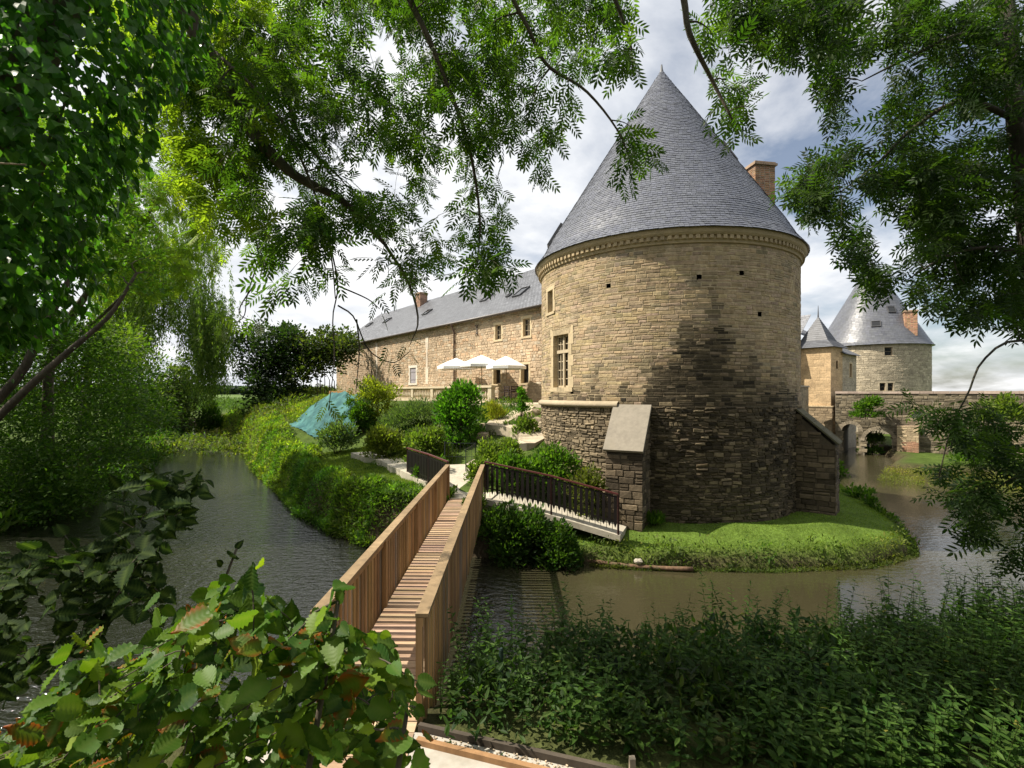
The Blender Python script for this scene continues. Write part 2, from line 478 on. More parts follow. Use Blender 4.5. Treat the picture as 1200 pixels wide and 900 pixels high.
# ------------------------------------------------------------------ masonry and slates
def cut_spans(u0, u1, v0, v1, openings):
    """parts of the course [u0,u1] that no opening covers"""
    spans = [(u0, u1)]
    for (a, b, c, d) in openings:
        if c < v1 - 0.02 and d > v0 + 0.02:
            new = []
            for (s, e) in spans:
                if b <= s or a >= e: new.append((s, e)); continue
                if a > s: new.append((s, a))
                if b < e: new.append((b, e))
            spans = new
    return [(s, e) for s, e in spans if e - s > 0.05]
def masonry(mb, fmap, u0, u1, v0, v1, hr, lr, colour, openings=(), r=None, joint=0.014, depth=0.022, jitter=0.012, vtop=None, skip=None):
    """individual stones laid in courses on the surface fmap(u, v, off)"""
    r = r or random.Random(1)
    us, vs2, offs, cols = [], [], [], []
    v = v0
    while v < v1 - 0.03:
        h = min(r.uniform(*hr), v1 - v)
        for (s, e) in cut_spans(u0, u1, v, v + h, openings):
            u = s
            while u < e - 0.01:
                l = r.uniform(*lr)
                if e - u - l < lr[0] * 0.6: l = e - u
                # now and then two thin stones instead of one
                parts = [(v, v + h)]
                if h > hr[0] * 1.35 and r.random() < 0.25:
                    m_ = v + h * r.uniform(0.4, 0.6); parts = [(v, m_), (m_, v + h)]
                for (a, b) in parts:
                    if vtop is not None and b > vtop(u + l / 2): continue
                    if skip is not None and skip(u + l / 2, (a + b) / 2): continue
                    j = lambda: r.uniform(-jitter, jitter)
                    d = depth * r.uniform(0.35, 1.25)
                    g = joint / 2 * r.uniform(0.6, 1.6)
                    q = [(u + g + j() * 0.6, a + g + j()), (u + l - g + j() * 0.6, a + g + j()), (u + l - g + j() * 0.6, b - g + j()), (u + g + j() * 0.6, b - g + j())]
                    bv = min(0.014, (b - a) * 0.16)
                    qi = [(q[0][0] + bv, q[0][1] + bv), (q[1][0] - bv, q[1][1] + bv), (q[2][0] - bv, q[2][1] - bv), (q[3][0] + bv, q[3][1] - bv)]
                    for (x, y) in q: us.append(x); vs2.append(y); offs.append(-0.004)
                    for (x, y) in qi: us.append(x); vs2.append(y); offs.append(d * r.uniform(0.75, 1.15))
                    c = colour(u + l / 2, (a + b) / 2, r)
                    cols += [c] * 8
                u += l
        v += h
    n = len(us) // 8
    pts = fmap(np.array(us), np.array(vs2), np.array(offs))
    base = np.arange(n)[:, None] * 8
    fs = [np.concatenate([base + np.array(k) for k in ([4, 5, 6, 7],)]),
          np.concatenate([base + np.array(k) for k in ([0, 1, 5, 4], [1, 2, 6, 5], [2, 3, 7, 6], [3, 0, 4, 7])])]
    mb.add(pts, fs, np.array(cols))
def backing(mb, fmap, us, vs2, openings, colour, off=0.0):
    """mortar surface behind the stones, with the openings left out"""
    us = sorted(set(list(us) + [x for o in openings for x in o[:2]])); vs2 = sorted(set(list(vs2) + [x for o in openings for x in o[2:]]))
    us = [u for i, u in enumerate(us) if i == 0 or u - us[i - 1] > 1e-4]; vs2 = [v for i, v in enumerate(vs2) if i == 0 or v - vs2[i - 1] > 1e-4]
    U, V = np.meshgrid(us, vs2)
    pts = fmap(U.ravel(), V.ravel(), np.full(U.size, off))
    f = []
    w = len(us)
    for j in range(len(vs2) - 1):
        for i in range(w - 1):
            uc, vc = (us[i] + us[i + 1]) / 2, (vs2[j] + vs2[j + 1]) / 2
            if any(o[0] < uc < o[1] and o[2] < vc < o[3] for o in openings): continue
            f.append((j * w + i, j * w + i + 1, (j + 1) * w + i + 1, (j + 1) * w + i))
    cc = np.array([colour(u, v) for u, v in zip(U.ravel(), V.ravel())]) if callable(colour) else colour
    mb.add(pts, np.array(f), cc)
def boxm(mb, fmap, u0, u1, v0, v1, o0, o1, c=(1, 1, 1)):
    """a block in surface coordinates"""
    u = np.array([u0, u1, u1, u0, u0, u1, u1, u0]); v = np.array([v0, v0, v0, v0, v1, v1, v1, v1]); o = np.array([o1, o1, o0, o0, o1, o1, o0, o0])
    hexa(mb, fmap(u, v, o), c)
DRESSED = (0.50, 0.40, 0.25)
def window(parent, fmap, u0, u1, v0, v1, surround=0.16, reveal=0.26, nx=2, ny=3, bars=True, bar=0.05, kind='window', stonec=DRESSED, proud=0.018, barc=(0.40, 0.33, 0.22), lintel=None, label=None, mullion=None, mull=False):
    """dressed stone surround and reveal > frame, pane"""
    lintel = surround if lintel is None else lintel
    mb = MB()
    # surround blocks, butted, with long-and-short jambs
    k = max(2, int(round((v1 - v0) / 0.34)))
    for side in (0, 1):
        for i in range(k):
            a, b_ = v0 + (v1 - v0) * i / k, v0 + (v1 - v0) * (i + 1) / k - 0.006
            w_ = surround * (1.25 if (i + side) % 2 else 0.8)
            cc = np.array(stonec) * random.uniform(0.9, 1.1)
            if side == 0: boxm(mb, fmap, u0 - w_, u0, a, b_, -reveal, proud, cc)
            else: boxm(mb, fmap, u1, u1 + w_, a, b_, -reveal, proud, cc)
    boxm(mb, fmap, u0 - surround * 1.2, u1 + surround * 1.2, v1, v1 + lintel, -reveal, proud + 0.004, np.array(stonec) * 1.02)
    boxm(mb, fmap, u0 - surround * 1.1, u1 + surround * 1.1, v0 - surround * 0.75, v0 - 0.003, -reveal, proud + 0.03, np.array(stonec) * 0.97)
    w = mb.build(kind, M['dressed'], parent)
    if label: w['label'] = label
    gb = MB(); boxm(gb, fmap, u0, u1, v0, v1, -reveal - 0.03, -reveal + 0.03); gb.build('pane', M['glass'], w, origin=parent_origin(w))
    if bars:
        fb = MB(); o0, o1 = -reveal + 0.032, -reveal + 0.075
        fr = bar
        boxm(fb, fmap, u0 + 0.001, u0 + fr, v0 + 0.001, v1 - 0.001, o0, o1, barc); boxm(fb, fmap, u1 - fr, u1 - 0.001, v0 + 0.001, v1 - 0.001, o0, o1, barc)
        boxm(fb, fmap, u0 + fr, u1 - fr, v0 + 0.001, v0 + fr, o0, o1, barc); boxm(fb, fmap, u0 + fr, u1 - fr, v1 - fr, v1 - 0.001, o0, o1, barc)
        for i in range(1, nx):
            x = u0 + (u1 - u0) * i / nx; t = bar * (0.5 if mullion is None else mullion[0])
            boxm(fb, fmap, x - t / 2, x + t / 2, v0 + fr, v1 - fr, o0, o1 + 0.002, barc)
        for i in range(1, ny):
            y = v0 + (v1 - v0) * i / ny; t = bar * 0.42
            boxm(fb, fmap, u0 + fr, u1 - fr, y - t / 2, y + t / 2, o0, o1 - 0.004, barc)
        if mull:
            boxm(fb, fmap, (u0 + u1) / 2 - .05, (u0 + u1) / 2 + .05, v0 + fr, v1 - fr, o0, o1 + .03, barc); boxm(fb, fmap, u0 + fr, u1 - fr, v0 + (v1 - v0) * .655, v0 + (v1 - v0) * .715, o0, o1 + .06, barc)
        fb.build('frame', M['plain'], w, origin=parent_origin(w))
    return w
def slates_cone(mb, cx, cy, prof, row, wid, r, c0):
    """shingled slates round a cone; prof = (radius, z) points from the eave up"""
    prof = np.asarray(prof, float)
    seg = np.hypot(np.diff(prof[:, 0]), np.diff(prof[:, 1])); L = np.concatenate([[0], np.cumsum(seg)])
    k = int(L[-1] / row)
    vv, ff, cc, n = [], [], [], 0
    for j in range(k):
        a, b = L[-1] * j / k, min(L[-1], L[-1] * (j + 1.12) / k)
        ra, za = np.interp(a, L, prof[:, 0]), np.interp(a, L, prof[:, 1]); rb, zb = np.interp(b, L, prof[:, 0]), np.interp(b, L, prof[:, 1])
        m_ = max(10, int(2 * math.pi * ra / wid)); ph = r.uniform(0, 1)
        ang = (np.arange(m_ + 1) + ph) * 2 * math.pi / m_
        for i in range(m_):
            a0, a1 = ang[i] + 0.004 / max(ra, .2), ang[i + 1] - 0.004 / max(ra, .2)
            o0 = 0.012 + r.uniform(-0.002, 0.003); o1 = 0.012 + r.uniform(-0.002, 0.003); dz = r.uniform(-0.008, 0.008)
            for (aa, rr, z_, o) in ((a0, ra, za + dz, o0), (a1, ra, za + dz, o1), (a1, rb, zb, 0.0), (a0, rb, zb, 0.0)):
                vv.append((cx + (rr + o) * math.sin(aa), cy - (rr + o) * math.cos(aa), z_ + o * 0.4))
            cc += [np.array(c0) * (r.uniform(0.88, 1.10) if r.random() > .03 else r.uniform(.6, 1.3)) * np.array([1, 1, r.uniform(0.96, 1.05)])] * 4
            ff.append((n, n + 1, n + 2, n + 3)); n += 4
    mb.add(np.array(vv), np.array(ff), np.array(cc))
def slates_plane(mb, a, b, c, d, row, wid, r, c0):
    """slates on the quad a (eave start) b (eave end) c (ridge end) d (ridge start)"""
    a, b, c, d = (np.asarray(x, float) for x in (a, b, c, d))
    nn = nrm(np.cross(b - a, d - a)); nn = nn if nn[2] > 0 else -nn
    rows = max(3, int(np.linalg.norm(d - a) / row))
    vv, ff, cc, n = [], [], [], 0
    for j in range(rows):
        t0, t1 = j / rows, min(1, (j + 1.12) / rows)
        l0, r0, l1, r1 = a + (d - a) * t0, b + (c - b) * t0, a + (d - a) * t1, b + (c - b) * t1
        m_ = max(1, int(np.linalg.norm(r0 - l0) / wid)); ph = 0.5 * (j % 2)
        for i in range(-1, m_ + 1):
            s0, s1 = np.clip((i + ph) / m_ + 0.0008, 0, 1), np.clip((i + 1 + ph) / m_ - 0.0008, 0, 1)
            if s1 - s0 < 1e-4: continue
            o0, o1 = 0.018 + r.uniform(-0.004, 0.006), 0.018 + r.uniform(-0.004, 0.006)
            vv += [l0 + (r0 - l0) * s0 + nn * o0, l0 + (r0 - l0) * s1 + nn * o1, l1 + (r1 - l1) * s1, l1 + (r1 - l1) * s0]
            cc += [np.array(c0) * r.uniform(0.8, 1.18)] * 4
            ff.append((n, n + 1, n + 2, n + 3)); n += 4
    mb.add(np.array(vv), np.array(ff), np.array(cc))
def brick_stack(name, parent, cx, cy, z0, z1, sx, sy, rz=0.0, brick=(0.30, 0.155, 0.085), cap=True, cap_c=(0.35, 0.25, 0.17), course=0.075):
    """chimney of laid bricks > cap"""
    mb = MB(); r = random.Random(hash((round(cx, 1), round(z1, 1))) & 0xffff)
    box(mb, cx, cy, z0, sx - 0.02, sy - 0.02, z1 - z0, rz, (0.33, 0.27, 0.2))
    ca, sa = math.cos(rz), math.sin(rz)
    for (nxx, nyy, w_, dpt) in ((0, -1, sx, sy), (1, 0, sy, sx), (0, 1, sx, sy), (-1, 0, sy, sx)):
        tx, ty = -nyy, nxx
        def fm(u, v, o, nxx=nxx, nyy=nyy, tx=tx, ty=ty, dpt=dpt):
            lx = nxx * (dpt / 2 - 0.01 + o) + tx * u; ly = nyy * (dpt / 2 - 0.01 + o) + ty * u
            return np.stack([cx + lx * ca - ly * sa, cy + lx * sa + ly * ca, v], 1)
        masonry(mb, fm, -w_ / 2, w_ / 2, z0, z1, (course, course), (0.21, 0.23), lambda u, v, r: np.array(brick) * r.uniform(0.65, 1.35) * np.array([1, r.uniform(0.9, 1.15), 1]), r=r, joint=0.011, depth=0.009, jitter=0.002)
    o = mb.build(name, M['brick'], parent)
    if cap:
        cb = MB(); box(cb, cx, cy, z1, sx + 0.12, sy + 0.12, 0.09, rz, cap_c); box(cb, cx, cy, z1 + 0.09, sx + 0.02, sy + 0.02, 0.06, rz, cap_c)
        cb.build('cap', M['dressed'], o, origin=parent_origin(o))
    return o

# ------------------------------------------------------------------ the round tower by the moat
TX, TY, TR = 5.88, 19.12, 4.70
tower = tag(empty('round_tower', (TX, TY, 0.7)), 'large round sandstone tower with tall slate cone roof beside the moat', 'tower')
def tmap(u, v, o):
    a = np.asarray(u, float) / TR; R = TR + np.asarray(o, float)
    return np.stack([TX + R * np.sin(a), TY - R * np.cos(a), np.asarray(v, float)], 1)
def tA(px_, phi): return phi
A_C = math.radians(-17.09)                                    # direction of the camera
def stain_edge(a):
    """height up to which damp and lichen have blackened the stones, by angle"""
    return float(np.interp(a, np.radians([-60, -40, -26, -19, -10, -2, 6, 16, 26, 40, 60, 100]), [4.2, 4.2, 4.0, 4.9, 6.0, 6.8, 6.4, 5.6, 4.9, 4.4, 4.0, 3.5]))
def tower_colour(u, v, r):
    a = u / TR
    n = float(vnoise(np.array([u * 0.9]), np.array([v * 1.1]), 21)[0]); n2 = float(vnoise(np.array([u * 3.0]), np.array([v * 3.0]), 22)[0])
    e = stain_edge(a) + 0.15 + 0.75 * n + 0.45 * n2 + 0.35 * math.sin(u * 7 + 2 * n)
    warm = np.array([0.435, 0.333, 0.203]) * r.uniform(0.86, 1.09) * np.array([1, r.uniform(0.95, 1.03), r.uniform(0.88, 1.12)])
    if v > 7.6: warm = warm * np.array([0.86, 0.86, 0.84])
    if n2 > .35 and r.random() < .5: warm = warm * np.array([0.72, 0.76, 0.78])
    dark = np.array([0.047, 0.037, 0.021]) * r.uniform(0.5, 1.5)
    if r.random() < 0.12: dark = np.array([0.19, 0.15, 0.09]) * r.uniform(0.8, 1.15)
    low = np.array([0.21, 0.165, 0.105]) * r.uniform(0.5, 1.4)
    t = float(np.clip(sstep(e + 1.0, e - 0.9, v) + r.gauss(0, .16), 0, 1))
    if a < math.radians(-27) and v < 4.2:                     # below the string course on the garden side: paler rubble
        return low
    k = float(sstep(2.6, 1.0, v)) * 0.35
    dark = dark * (1 - k) + low * k * 0.6
    return warm * (1 - t) + dark * t
def rect_t(phi_deg, w, z0, z1):
    u = math.radians(phi_deg) * TR
    return (u - w / 2, u + w / 2, z0, z1)
W_BIG = rect_t(-63.1, 0.98, 4.78, 6.62); W_SMALL = rect_t(-72.5, 0.50, 7.52, 8.32)
HOLES = [rect_t(-37, 0.15, 7.9, 8.04), rect_t(-4.0, 0.15, 7.95, 8.1), rect_t(12, 0.15, 8.1, 8.24), rect_t(-55, 0.14, 4.55, 4.68), rect_t(20, 0.15, 6.9, 7.04)]
mb = MB(); r = random.Random(11)
U0, U1 = -math.pi * TR, math.pi * TR
mort = lambda u, v: np.array([0.40, 0.32, 0.20]) * (1 - 0.72 * sstep(stain_edge(u / TR) + 0.5, stain_edge(u / TR) - 0.5, v))
ops = [W_BIG, W_SMALL] + HOLES
backing(mb, tmap, np.linspace(U0, U1, 121), np.linspace(-0.2, 9.2, 24), ops, mort)
grown = [(o[0] - 0.17, o[1] + 0.17, o[2] - 0.12, o[3] + 0.17) for o in (W_BIG, W_SMALL)] + HOLES
masonry(mb, tmap, math.radians(-130) * TR, math.radians(130) * TR, 0.2, 4.2, (0.065, 0.14), (0.10, 0.36), tower_colour, grown, r, 0.018, 0.04, 0.026)
masonry(mb, tmap, math.radians(-130) * TR, math.radians(130) * TR, 4.2, 9.05, (0.075, 0.14), (0.14, 0.5), tower_colour, grown, r, 0.010, 0.012, 0.013)
for h in HOLES:                                               # putlog holes
    boxm(mb, tmap, h[0], h[1], h[2], h[3], -0.3, -0.25, (0.03, 0.025, 0.02))
mb.build('wall', M['stone'], tower)
window(tower, tmap, *W_BIG, surround=0.2, reveal=0.24, nx=4, ny=6, bar=0.065, lintel=0.26, label='tall mullioned window', barc=(.46, .38, .26), mull=True)
window(tower, tmap, *W_SMALL, surround=0.13, reveal=0.24, bars=True, nx=1, ny=2, label='small upper window')
# string course at terrace level, only on the garden side
mb = MB(); lathe(mb, TX, TY, [(TR + 0.0, 4.1), (TR + 0.12, 4.14), (TR + 0.15, 4.2), (TR + 0.12, 4.27), (TR + 0.0, 4.33)], 40, math.radians(-115), math.radians(-33), (0.34, 0.28, 0.19))
mb.build('string_course', M['dressed'], tower, True)
# cornice with dentils under the roof edge
mb = MB()
lathe(mb, TX, TY, [(TR - 0.05, 9.02), (TR + 0.05, 9.05), (TR + 0.06, 9.13), (TR + 0.08, 9.15), (TR + 0.08, 9.25), (TR + 0.14, 9.27), (TR + 0.18, 9.33), (TR + 0.20, 9.42), (TR + 0.20, 9.47), (TR - 0.1, 9.47)], 128, c=(0.40, 0.31, 0.18))
nd = 150
for i in range(nd):
    u = 2 * math.pi * TR * i / nd - math.pi * TR
    boxm(mb, tmap, u - 0.055, u + 0.055, 9.153, 9.262, 0.081, 0.135, np.array([0.40, 0.31, 0.18]) * random.uniform(0.85, 1.1))
mb.build('cornice', M['dressed'], tower)
ROOF_P = [(TR + 0.27, 9.46), (TR - 0.03, 9.84), (TR - 0.42, 10.55), (0.06, 17.2)]
mb = MB()
lathe(mb, TX, TY, [(TR + 0.15, 9.475), (TR + 0.26, 9.475)] + [(p[0] - 0.01, p[1]) for p in ROOF_P], 96, c=(0.10, 0.105, 0.115))
slates_cone(mb, TX, TY, ROOF_P, 0.10, 0.145, random.Random(3), (0.128, 0.136, 0.160))
rf = mb.build('roof', M['slate'], tower)
mb = MB(); lathe(mb, TX, TY, [(0.0, 17.5), (0.03, 17.48), (0.05, 17.3), (0.12, 17.05), (0.16, 16.9), (0.10, 16.9)], 20, c=(0.12, 0.125, 0.135)); mb.build('finial', M['lead'], rf, True, origin=parent_origin(rf))
def cone_map(phi_deg):
    """frame on the cone: u round, v up the slope, o outwards"""
    a = math.radians(phi_deg)
    d = np.array([math.sin(a), -math.cos(a), 0]); t = np.array([math.cos(a), math.sin(a), 0])
    r0, z0, r1, z1 = ROOF_P[2][0], ROOF_P[2][1], ROOF_P[3][0], ROOF_P[3][1]
    up = nrm(d * (r1 - r0) + np.array([0, 0, z1 - z0])); nn = np.cross(t, up); nn = nn if nn @ d > 0 else -nn
    base = np.array([TX, TY, 0]) + d * r0 + np.array([0, 0, z0])
    return lambda u, v, o: base + np.outer(u, t) + np.outer(v, up) + np.outer(o, nn)
def skylight(parent, fm, u0, u1, v0, v1):
    mb = MB(); t = 0.07; c = (0.05, 0.05, 0.052)
    boxm(mb, fm, u0, u0 + t, v0, v1, 0.0, 0.11, c); boxm(mb, fm, u1 - t, u1, v0, v1, 0.0, 0.11, c)
    boxm(mb, fm, u0 + t, u1 - t, v0, v0 + t, 0.0, 0.105, c); boxm(mb, fm, u0 + t, u1 - t, v1 - t, v1, 0.0, 0.115, c)
    s = mb.build('skylight', M['metal'], parent)
    g = MB(); boxm(g, fm, u0 + t, u1 - t, v0 + t, v1 - t, 0.03, 0.075); g.build('pane', M['glass'], s, origin=parent_origin(s))
    return s
skylight(tower, cone_map(-96), -0.42, 0.42, -0.2, 0.8)
skylight(tower, cone_map(72), -0.35, 0.35, 3.1, 4.0)
brick_stack('chimney', tower, 10.25, 20.5, 9.6, 13.9, 0.92, 1.25, math.radians(10))
mb = MB(); cf = math.radians(10)
beam(mb, (9.72, 19.85, 10.15), (9.62, 20.1, 11.5), 0.12, 0.05, (0.09, 0.095, 0.10)); mb.build('flashing', M['lead'], tower)

def buttress(name, ang_deg, w, out, z_top, z_mid, z_base, slab, label):
    """masonry buttress with a sloping top > cap slab"""
    a = math.radians(ang_deg)
    d = np.array([math.sin(a), -math.cos(a), 0]); t = np.array([math.cos(a), math.sin(a), 0]); o0 = np.array([TX, TY, 0])
    mb = MB(); r = random.Random(int(ang_deg) + 200)
    R0, R1 = TR - 0.25, TR + out
    body = []
    for (ra, z_) in ((R1, z_base), (R0, z_base)):
        pass
    cs = [(R1, z_base), (R0, z_base), (R0, z_top - 0.1), (R1, z_mid - 0.1)]
    L = [o0 + d * q[0] - t * (w / 2 - .03) + np.array([0, 0, q[1]]) for q in cs]; Rr = [o0 + d * q[0] + t * (w / 2 - .03) + np.array([0, 0, q[1]]) for q in cs]
    mb.add(L + Rr, [np.array([[3, 2, 1, 0], [4, 5, 6, 7], [0, 4, 7, 3], [3, 7, 6, 2]])], (0.085, 0.068, 0.045))
    colr = lambda u, v, r: np.array([0.115, 0.088, 0.056]) * r.uniform(0.4, 1.6)
    front = lambda u, v, o: o0 + np.outer(R1 + 0.002 + o, d) + np.outer(u, t) + np.outer(v, [0, 0, 1])
    masonry(mb, front, -w / 2, w / 2, z_base, z_mid - 0.12, (0.13, 0.24), (0.2, 0.5), colr, (), r, 0.016, 0.03, 0.012)
    for sgn in (-1, 1):
        side = lambda u, v, o, sgn=sgn: o0 + np.outer(u, d) + np.outer(np.full(len(u), sgn) * (w / 2 - 0.03 + o), t) + np.outer(v, [0, 0, 1])
        vt = lambda u: z_mid + (z_top - z_mid) * (R1 - u) / (R1 - R0) - 0.08
        masonry(mb, side, R0 + 0.1, R1, z_base, z_top, (0.13, 0.22), (0.2, 0.45), colr, (), r, 0.016, 0.03, 0.012, vtop=vt)
    o = mb.build(name, M['stone'], tower); o['label'] = label
    cb = MB()
    sl = nrm(d * (R1 - R0) + np.array([0, 0, z_mid - z_top])); up = np.cross(t, sl); up = up if up[2] > 0 else -up
    A = o0 + d * (R0 + 0.2) + np.array([0, 0, z_top + (z_mid - z_top) * 0.2 / (R1 - R0)]); B = o0 + d * (R1 + 0.08) + np.array([0, 0, z_mid - 0.04])
    nseg = slab; th_ = 0.1 if slab == 1 else 0.05
    for i in range(nseg):
        p, q = A + (B - A) * (i / nseg), A + (B - A) * ((i + 1) / nseg - (0.006 if i < nseg - 1 else 0))
        ww = w / 2 + 0.03
        hexa(cb, [p - t * ww, p + t * ww, q + t * ww, q - t * ww, p - t * ww + up * th_, p + t * ww + up * th_, q + t * ww + up * th_, q - t * ww + up * th_], (np.array([0.27, 0.24, 0.19]) if slab == 1 else np.array([0.10, 0.092, 0.05])) * random.uniform(0.8, 1.15))
    cb.build('capping_slab', M['concrete'], o, origin=parent_origin(o))
    return o
buttress('buttress', -27.6, 1.10, 1.02, 4.40, 2.92, 0.5, 1, 'garden side buttress with one smooth sloping slab')
buttress('buttress', 52.0, 1.15, 1.05, 4.25, 3.0, 0.3, 5, 'mossy stepped buttress on the water side')

# ------------------------------------------------------------------ the long wing
FO, FD, FN = np.array([1.71, 27.0, 0.0]), np.array([-0.632, 0.775, 0.0]), np.array([-0.775, -0.632, 0.0])
wing = tag(empty('manor_wing', FO + FD * 10 + np.array([0, 0, 4.0])), 'long two-storey rubble stone wing with grey slate roof behind the parasols', 'building')
def fmapw(u, v, o): return FO + np.outer(u, FD) + np.outer(v, [0, 0, 1]) + np.outer(o, FN)
def fac(px, py):
    k = (px - CX) / F_PX
    t = (1.71 - 27 * k) / (0.632 + 0.775 * k); Z = 27 + 0.775 * t
    return t, EYE + (HY - py) * Z / F_PX
def frect(px, py0, py1, w):
    t, z1 = fac(px, py0); _, z0 = fac(px, py1)
    return (t - w / 2, t + w / 2, z0, z1)
EAVE, RIDGE, WT0, WT1, WD = 9.55, 13.5, -4.5, 32.5, 5.0
OP = {'up1': frect(617, 373, 394, 0.62), 'up2': frect(584, 380.5, 398, 0.62), 'low1': frect(615, 427, 449, 0.70), 'low2': frect(582.5, 429, 450, 0.74), 'shut': frect(484, 431, 449, 1.0),
      'up3': frect(402, 408, 416, 0.6)}
ops = list(OP.values())
def wing_colour(u, v, r):
    n = float(vnoise(np.array([u * 0.6]), np.array([v * 0.7]), 31)[0])
    c = np.array([0.44, 0.335, 0.225]) * r.uniform(0.80, 1.14)
    c = c * (1 + 0.12 * n)
    if r.random() < 0.15: c = c * np.array([1.04, 0.93, 0.86])
    if r.random() < 0.12: c = np.array([0.45, 0.38, 0.28]) * r.uniform(0.8, 1.1)
    return c
mb = MB(); r = random.Random(5)
backing(mb, fmapw, np.linspace(WT0, WT1, 40), np.linspace(0.5, EAVE, 12), ops, (0.40, 0.31, 0.21))
grown = [(o[0] - 0.13, o[1] + 0.13, o[2] - 0.1, o[3] + 0.14) for o in ops]
masonry(mb, fmapw, WT0, WT1, 1.8, EAVE - 0.05, (0.13, 0.24), (0.18, 0.5), wing_colour, grown, r, 0.026, 0.024, 0.02)
# gable end away from the tower, and the back
E0 = FO + FD * WT1; B = -FN
pts = [E0 + np.array([0, 0, .5]), E0 + B * 2 * WD + np.array([0, 0, .5]), E0 + B * 2 * WD + np.array([0, 0, EAVE]), E0 + B * WD + np.array([0, 0, RIDGE - .1]), E0 + np.array([0, 0, EAVE])]
mb.add(pts, np.array([[0, 1, 2, 3, 4]]), (0.4, 0.3, 0.2))
q0 = FO + FD * WT0 + B * 2 * WD; q1 = E0 + B * 2 * WD
mb.add([q0 + [0, 0, .5], q1 + [0, 0, .5], q1 + [0, 0, EAVE], q0 + [0, 0, EAVE]], np.array([[0, 1, 2, 3]]), (0.4, 0.3, 0.2))
mb.build('wall', M['stone'], wing)
# pale repaired strips of pointing
mb = MB()
for (px, a, b_) in ((500.5, 395, 450), (441.5, 402, 446)):
    t, z1 = fac(px, a); _, z0 = fac(px, b_)
    n = 9
    mb = MB()
    for i in range(n):
        if px == 595 and i % 2: continue
        wd = random.uniform(0.10, 0.22) * (0.7 if px == 595 else 1)
        boxm(mb, fmapw, t - wd, t + wd, z0 + (z1 - z0) * i / n, z0 + (z1 - z0) * (i + 0.99) / n, 0.0, 0.03 + 0.002 * (i % 2), np.array([0.58, 0.50, 0.40]) * random.uniform(0.85, 1.1))
    mb.build('pale_quoin', M['dressed'], wing)

for k in ('up1', 'up2'): window(wing, fmapw, *OP[k], surround=0.15, reveal=0.2, nx=2, ny=3, bar=0.05, stonec=(0.55, 0.44, 0.28))
for k in ('low1', 'low2'): window(wing, fmapw, *OP[k], surround=0.13, reveal=0.3, bars=True, nx=1, ny=1, barc=(0.12, 0.09, 0.06), stonec=(0.55, 0.44, 0.28), label='dark narrow ground floor window')
window(wing, fmapw, *OP['up3'], surround=0.12, reveal=0.2, nx=1, ny=2)
sw = window(wing, fmapw, *OP['shut'], surround=0.2, reveal=0.12, bars=False, stonec=(0.62, 0.57, 0.48), label='window with closed grey shutters in a white surround')
mb = MB(); o = OP['shut']; k = 8
for i in range(k):
    a, b_ = o[0] + (o[1] - o[0]) * i / k, o[0] + (o[1] - o[0]) * (i + 1) / k
    boxm(mb, fmapw, a + 0.004, b_ - 0.004, o[2] + 0.02, o[3] - 0.01, -0.075, -0.04, np.array([0.30, 0.28, 0.30]) * random.uniform(0.9, 1.1))
for v in (0.25, 0.75): boxm(mb, fmapw, o[0] + .03, o[1] - .03, o[2] + (o[3] - o[2]) * v - .04, o[2] + (o[3] - o[2]) * v + .04, -0.039, -0.02, (0.27, 0.25, 0.27))
mb.build('shutter', M['plain'], sw, origin=parent_origin(sw))
# roof
mb = MB()
hang = 0.28
ea = FO + FD * (WT0) + FN * hang + np.array([0, 0, EAVE - 0.12]); eb = FO + FD * (WT1 + .2) + FN * hang + np.array([0, 0, EAVE - 0.12])
ra_ = FO + FD * (WT0) + B * WD + np.array([0, 0, RIDGE]); rb_ = FO + FD * (WT1 + .2) + B * WD + np.array([0, 0, RIDGE])
fa = FO + FD * WT0 + B * (2 * WD + hang) + np.array([0, 0, EAVE - 0.12]); fb_ = FO + FD * (WT1 + .2) + B * (2 * WD + hang) + np.array([0, 0, EAVE - 0.12])
mb.add([ea, eb, rb_, ra_, fa, fb_], [np.array([[0, 1, 2, 3], [3, 2, 5, 4]])], (0.15, 0.155, 0.17))
slates_plane(mb, ea + [0, 0, .01], eb + [0, 0, .01], rb_ + [0, 0, .01], ra_ + [0, 0, .01], 0.19, 0.30, random.Random(8), (0.20, 0.207, 0.225))
rw = mb.build('roof', M['slate'], wing)
rm = nrm(ra_ - ea); rl = np.linalg.norm(ra_ - ea); rn = np.cross(FD, rm); rn = rn if rn[2] > 0 else -rn
def roofmap(u, v, o): return FO + FN * hang + np.array([0, 0, EAVE - 0.12]) + np.outer(u, FD) + np.outer(v, rm) + np.outer(np.asarray(o) + 0.02, rn)
def roof_uv(px, py):
    d = np.array([(px - CX) / F_PX, 1, (HY - py) / F_PX]); o0 = np.array([0, 0, EYE]); p0 = FO + FN * hang + np.array([0, 0, EAVE - 0.12])
    t = ((p0 - o0) @ rn) / (d @ rn); q = o0 + d * t - p0
    return q @ FD, q @ rm
for (px, py, w_, h_) in ((611, 343, 0.8, 1.1), (570.5, 350, 0.7, 0.9), (501, 366.5, 0.8, 0.8), (454, 376, 0.9, 0.8), (433, 381, 0.9, 0.7), (597, 347, 0.35, 0.4)):
    u, v = roof_uv(px, py); skylight(wing, roofmap, u - w_ / 2, u + w_ / 2, v - h_ / 2, v + h_ / 2)
u, v = roof_uv(494, 357); pc = roofmap(np.array([u]), np.array([v]), np.array([0]))[0]
brick_stack('chimney', wing, pc[0], pc[1], pc[2] - 0.6, pc[2] + 0.95, 0.95, 0.8, math.atan2(FD[1], FD[0]), (0.28, 0.14, 0.09))
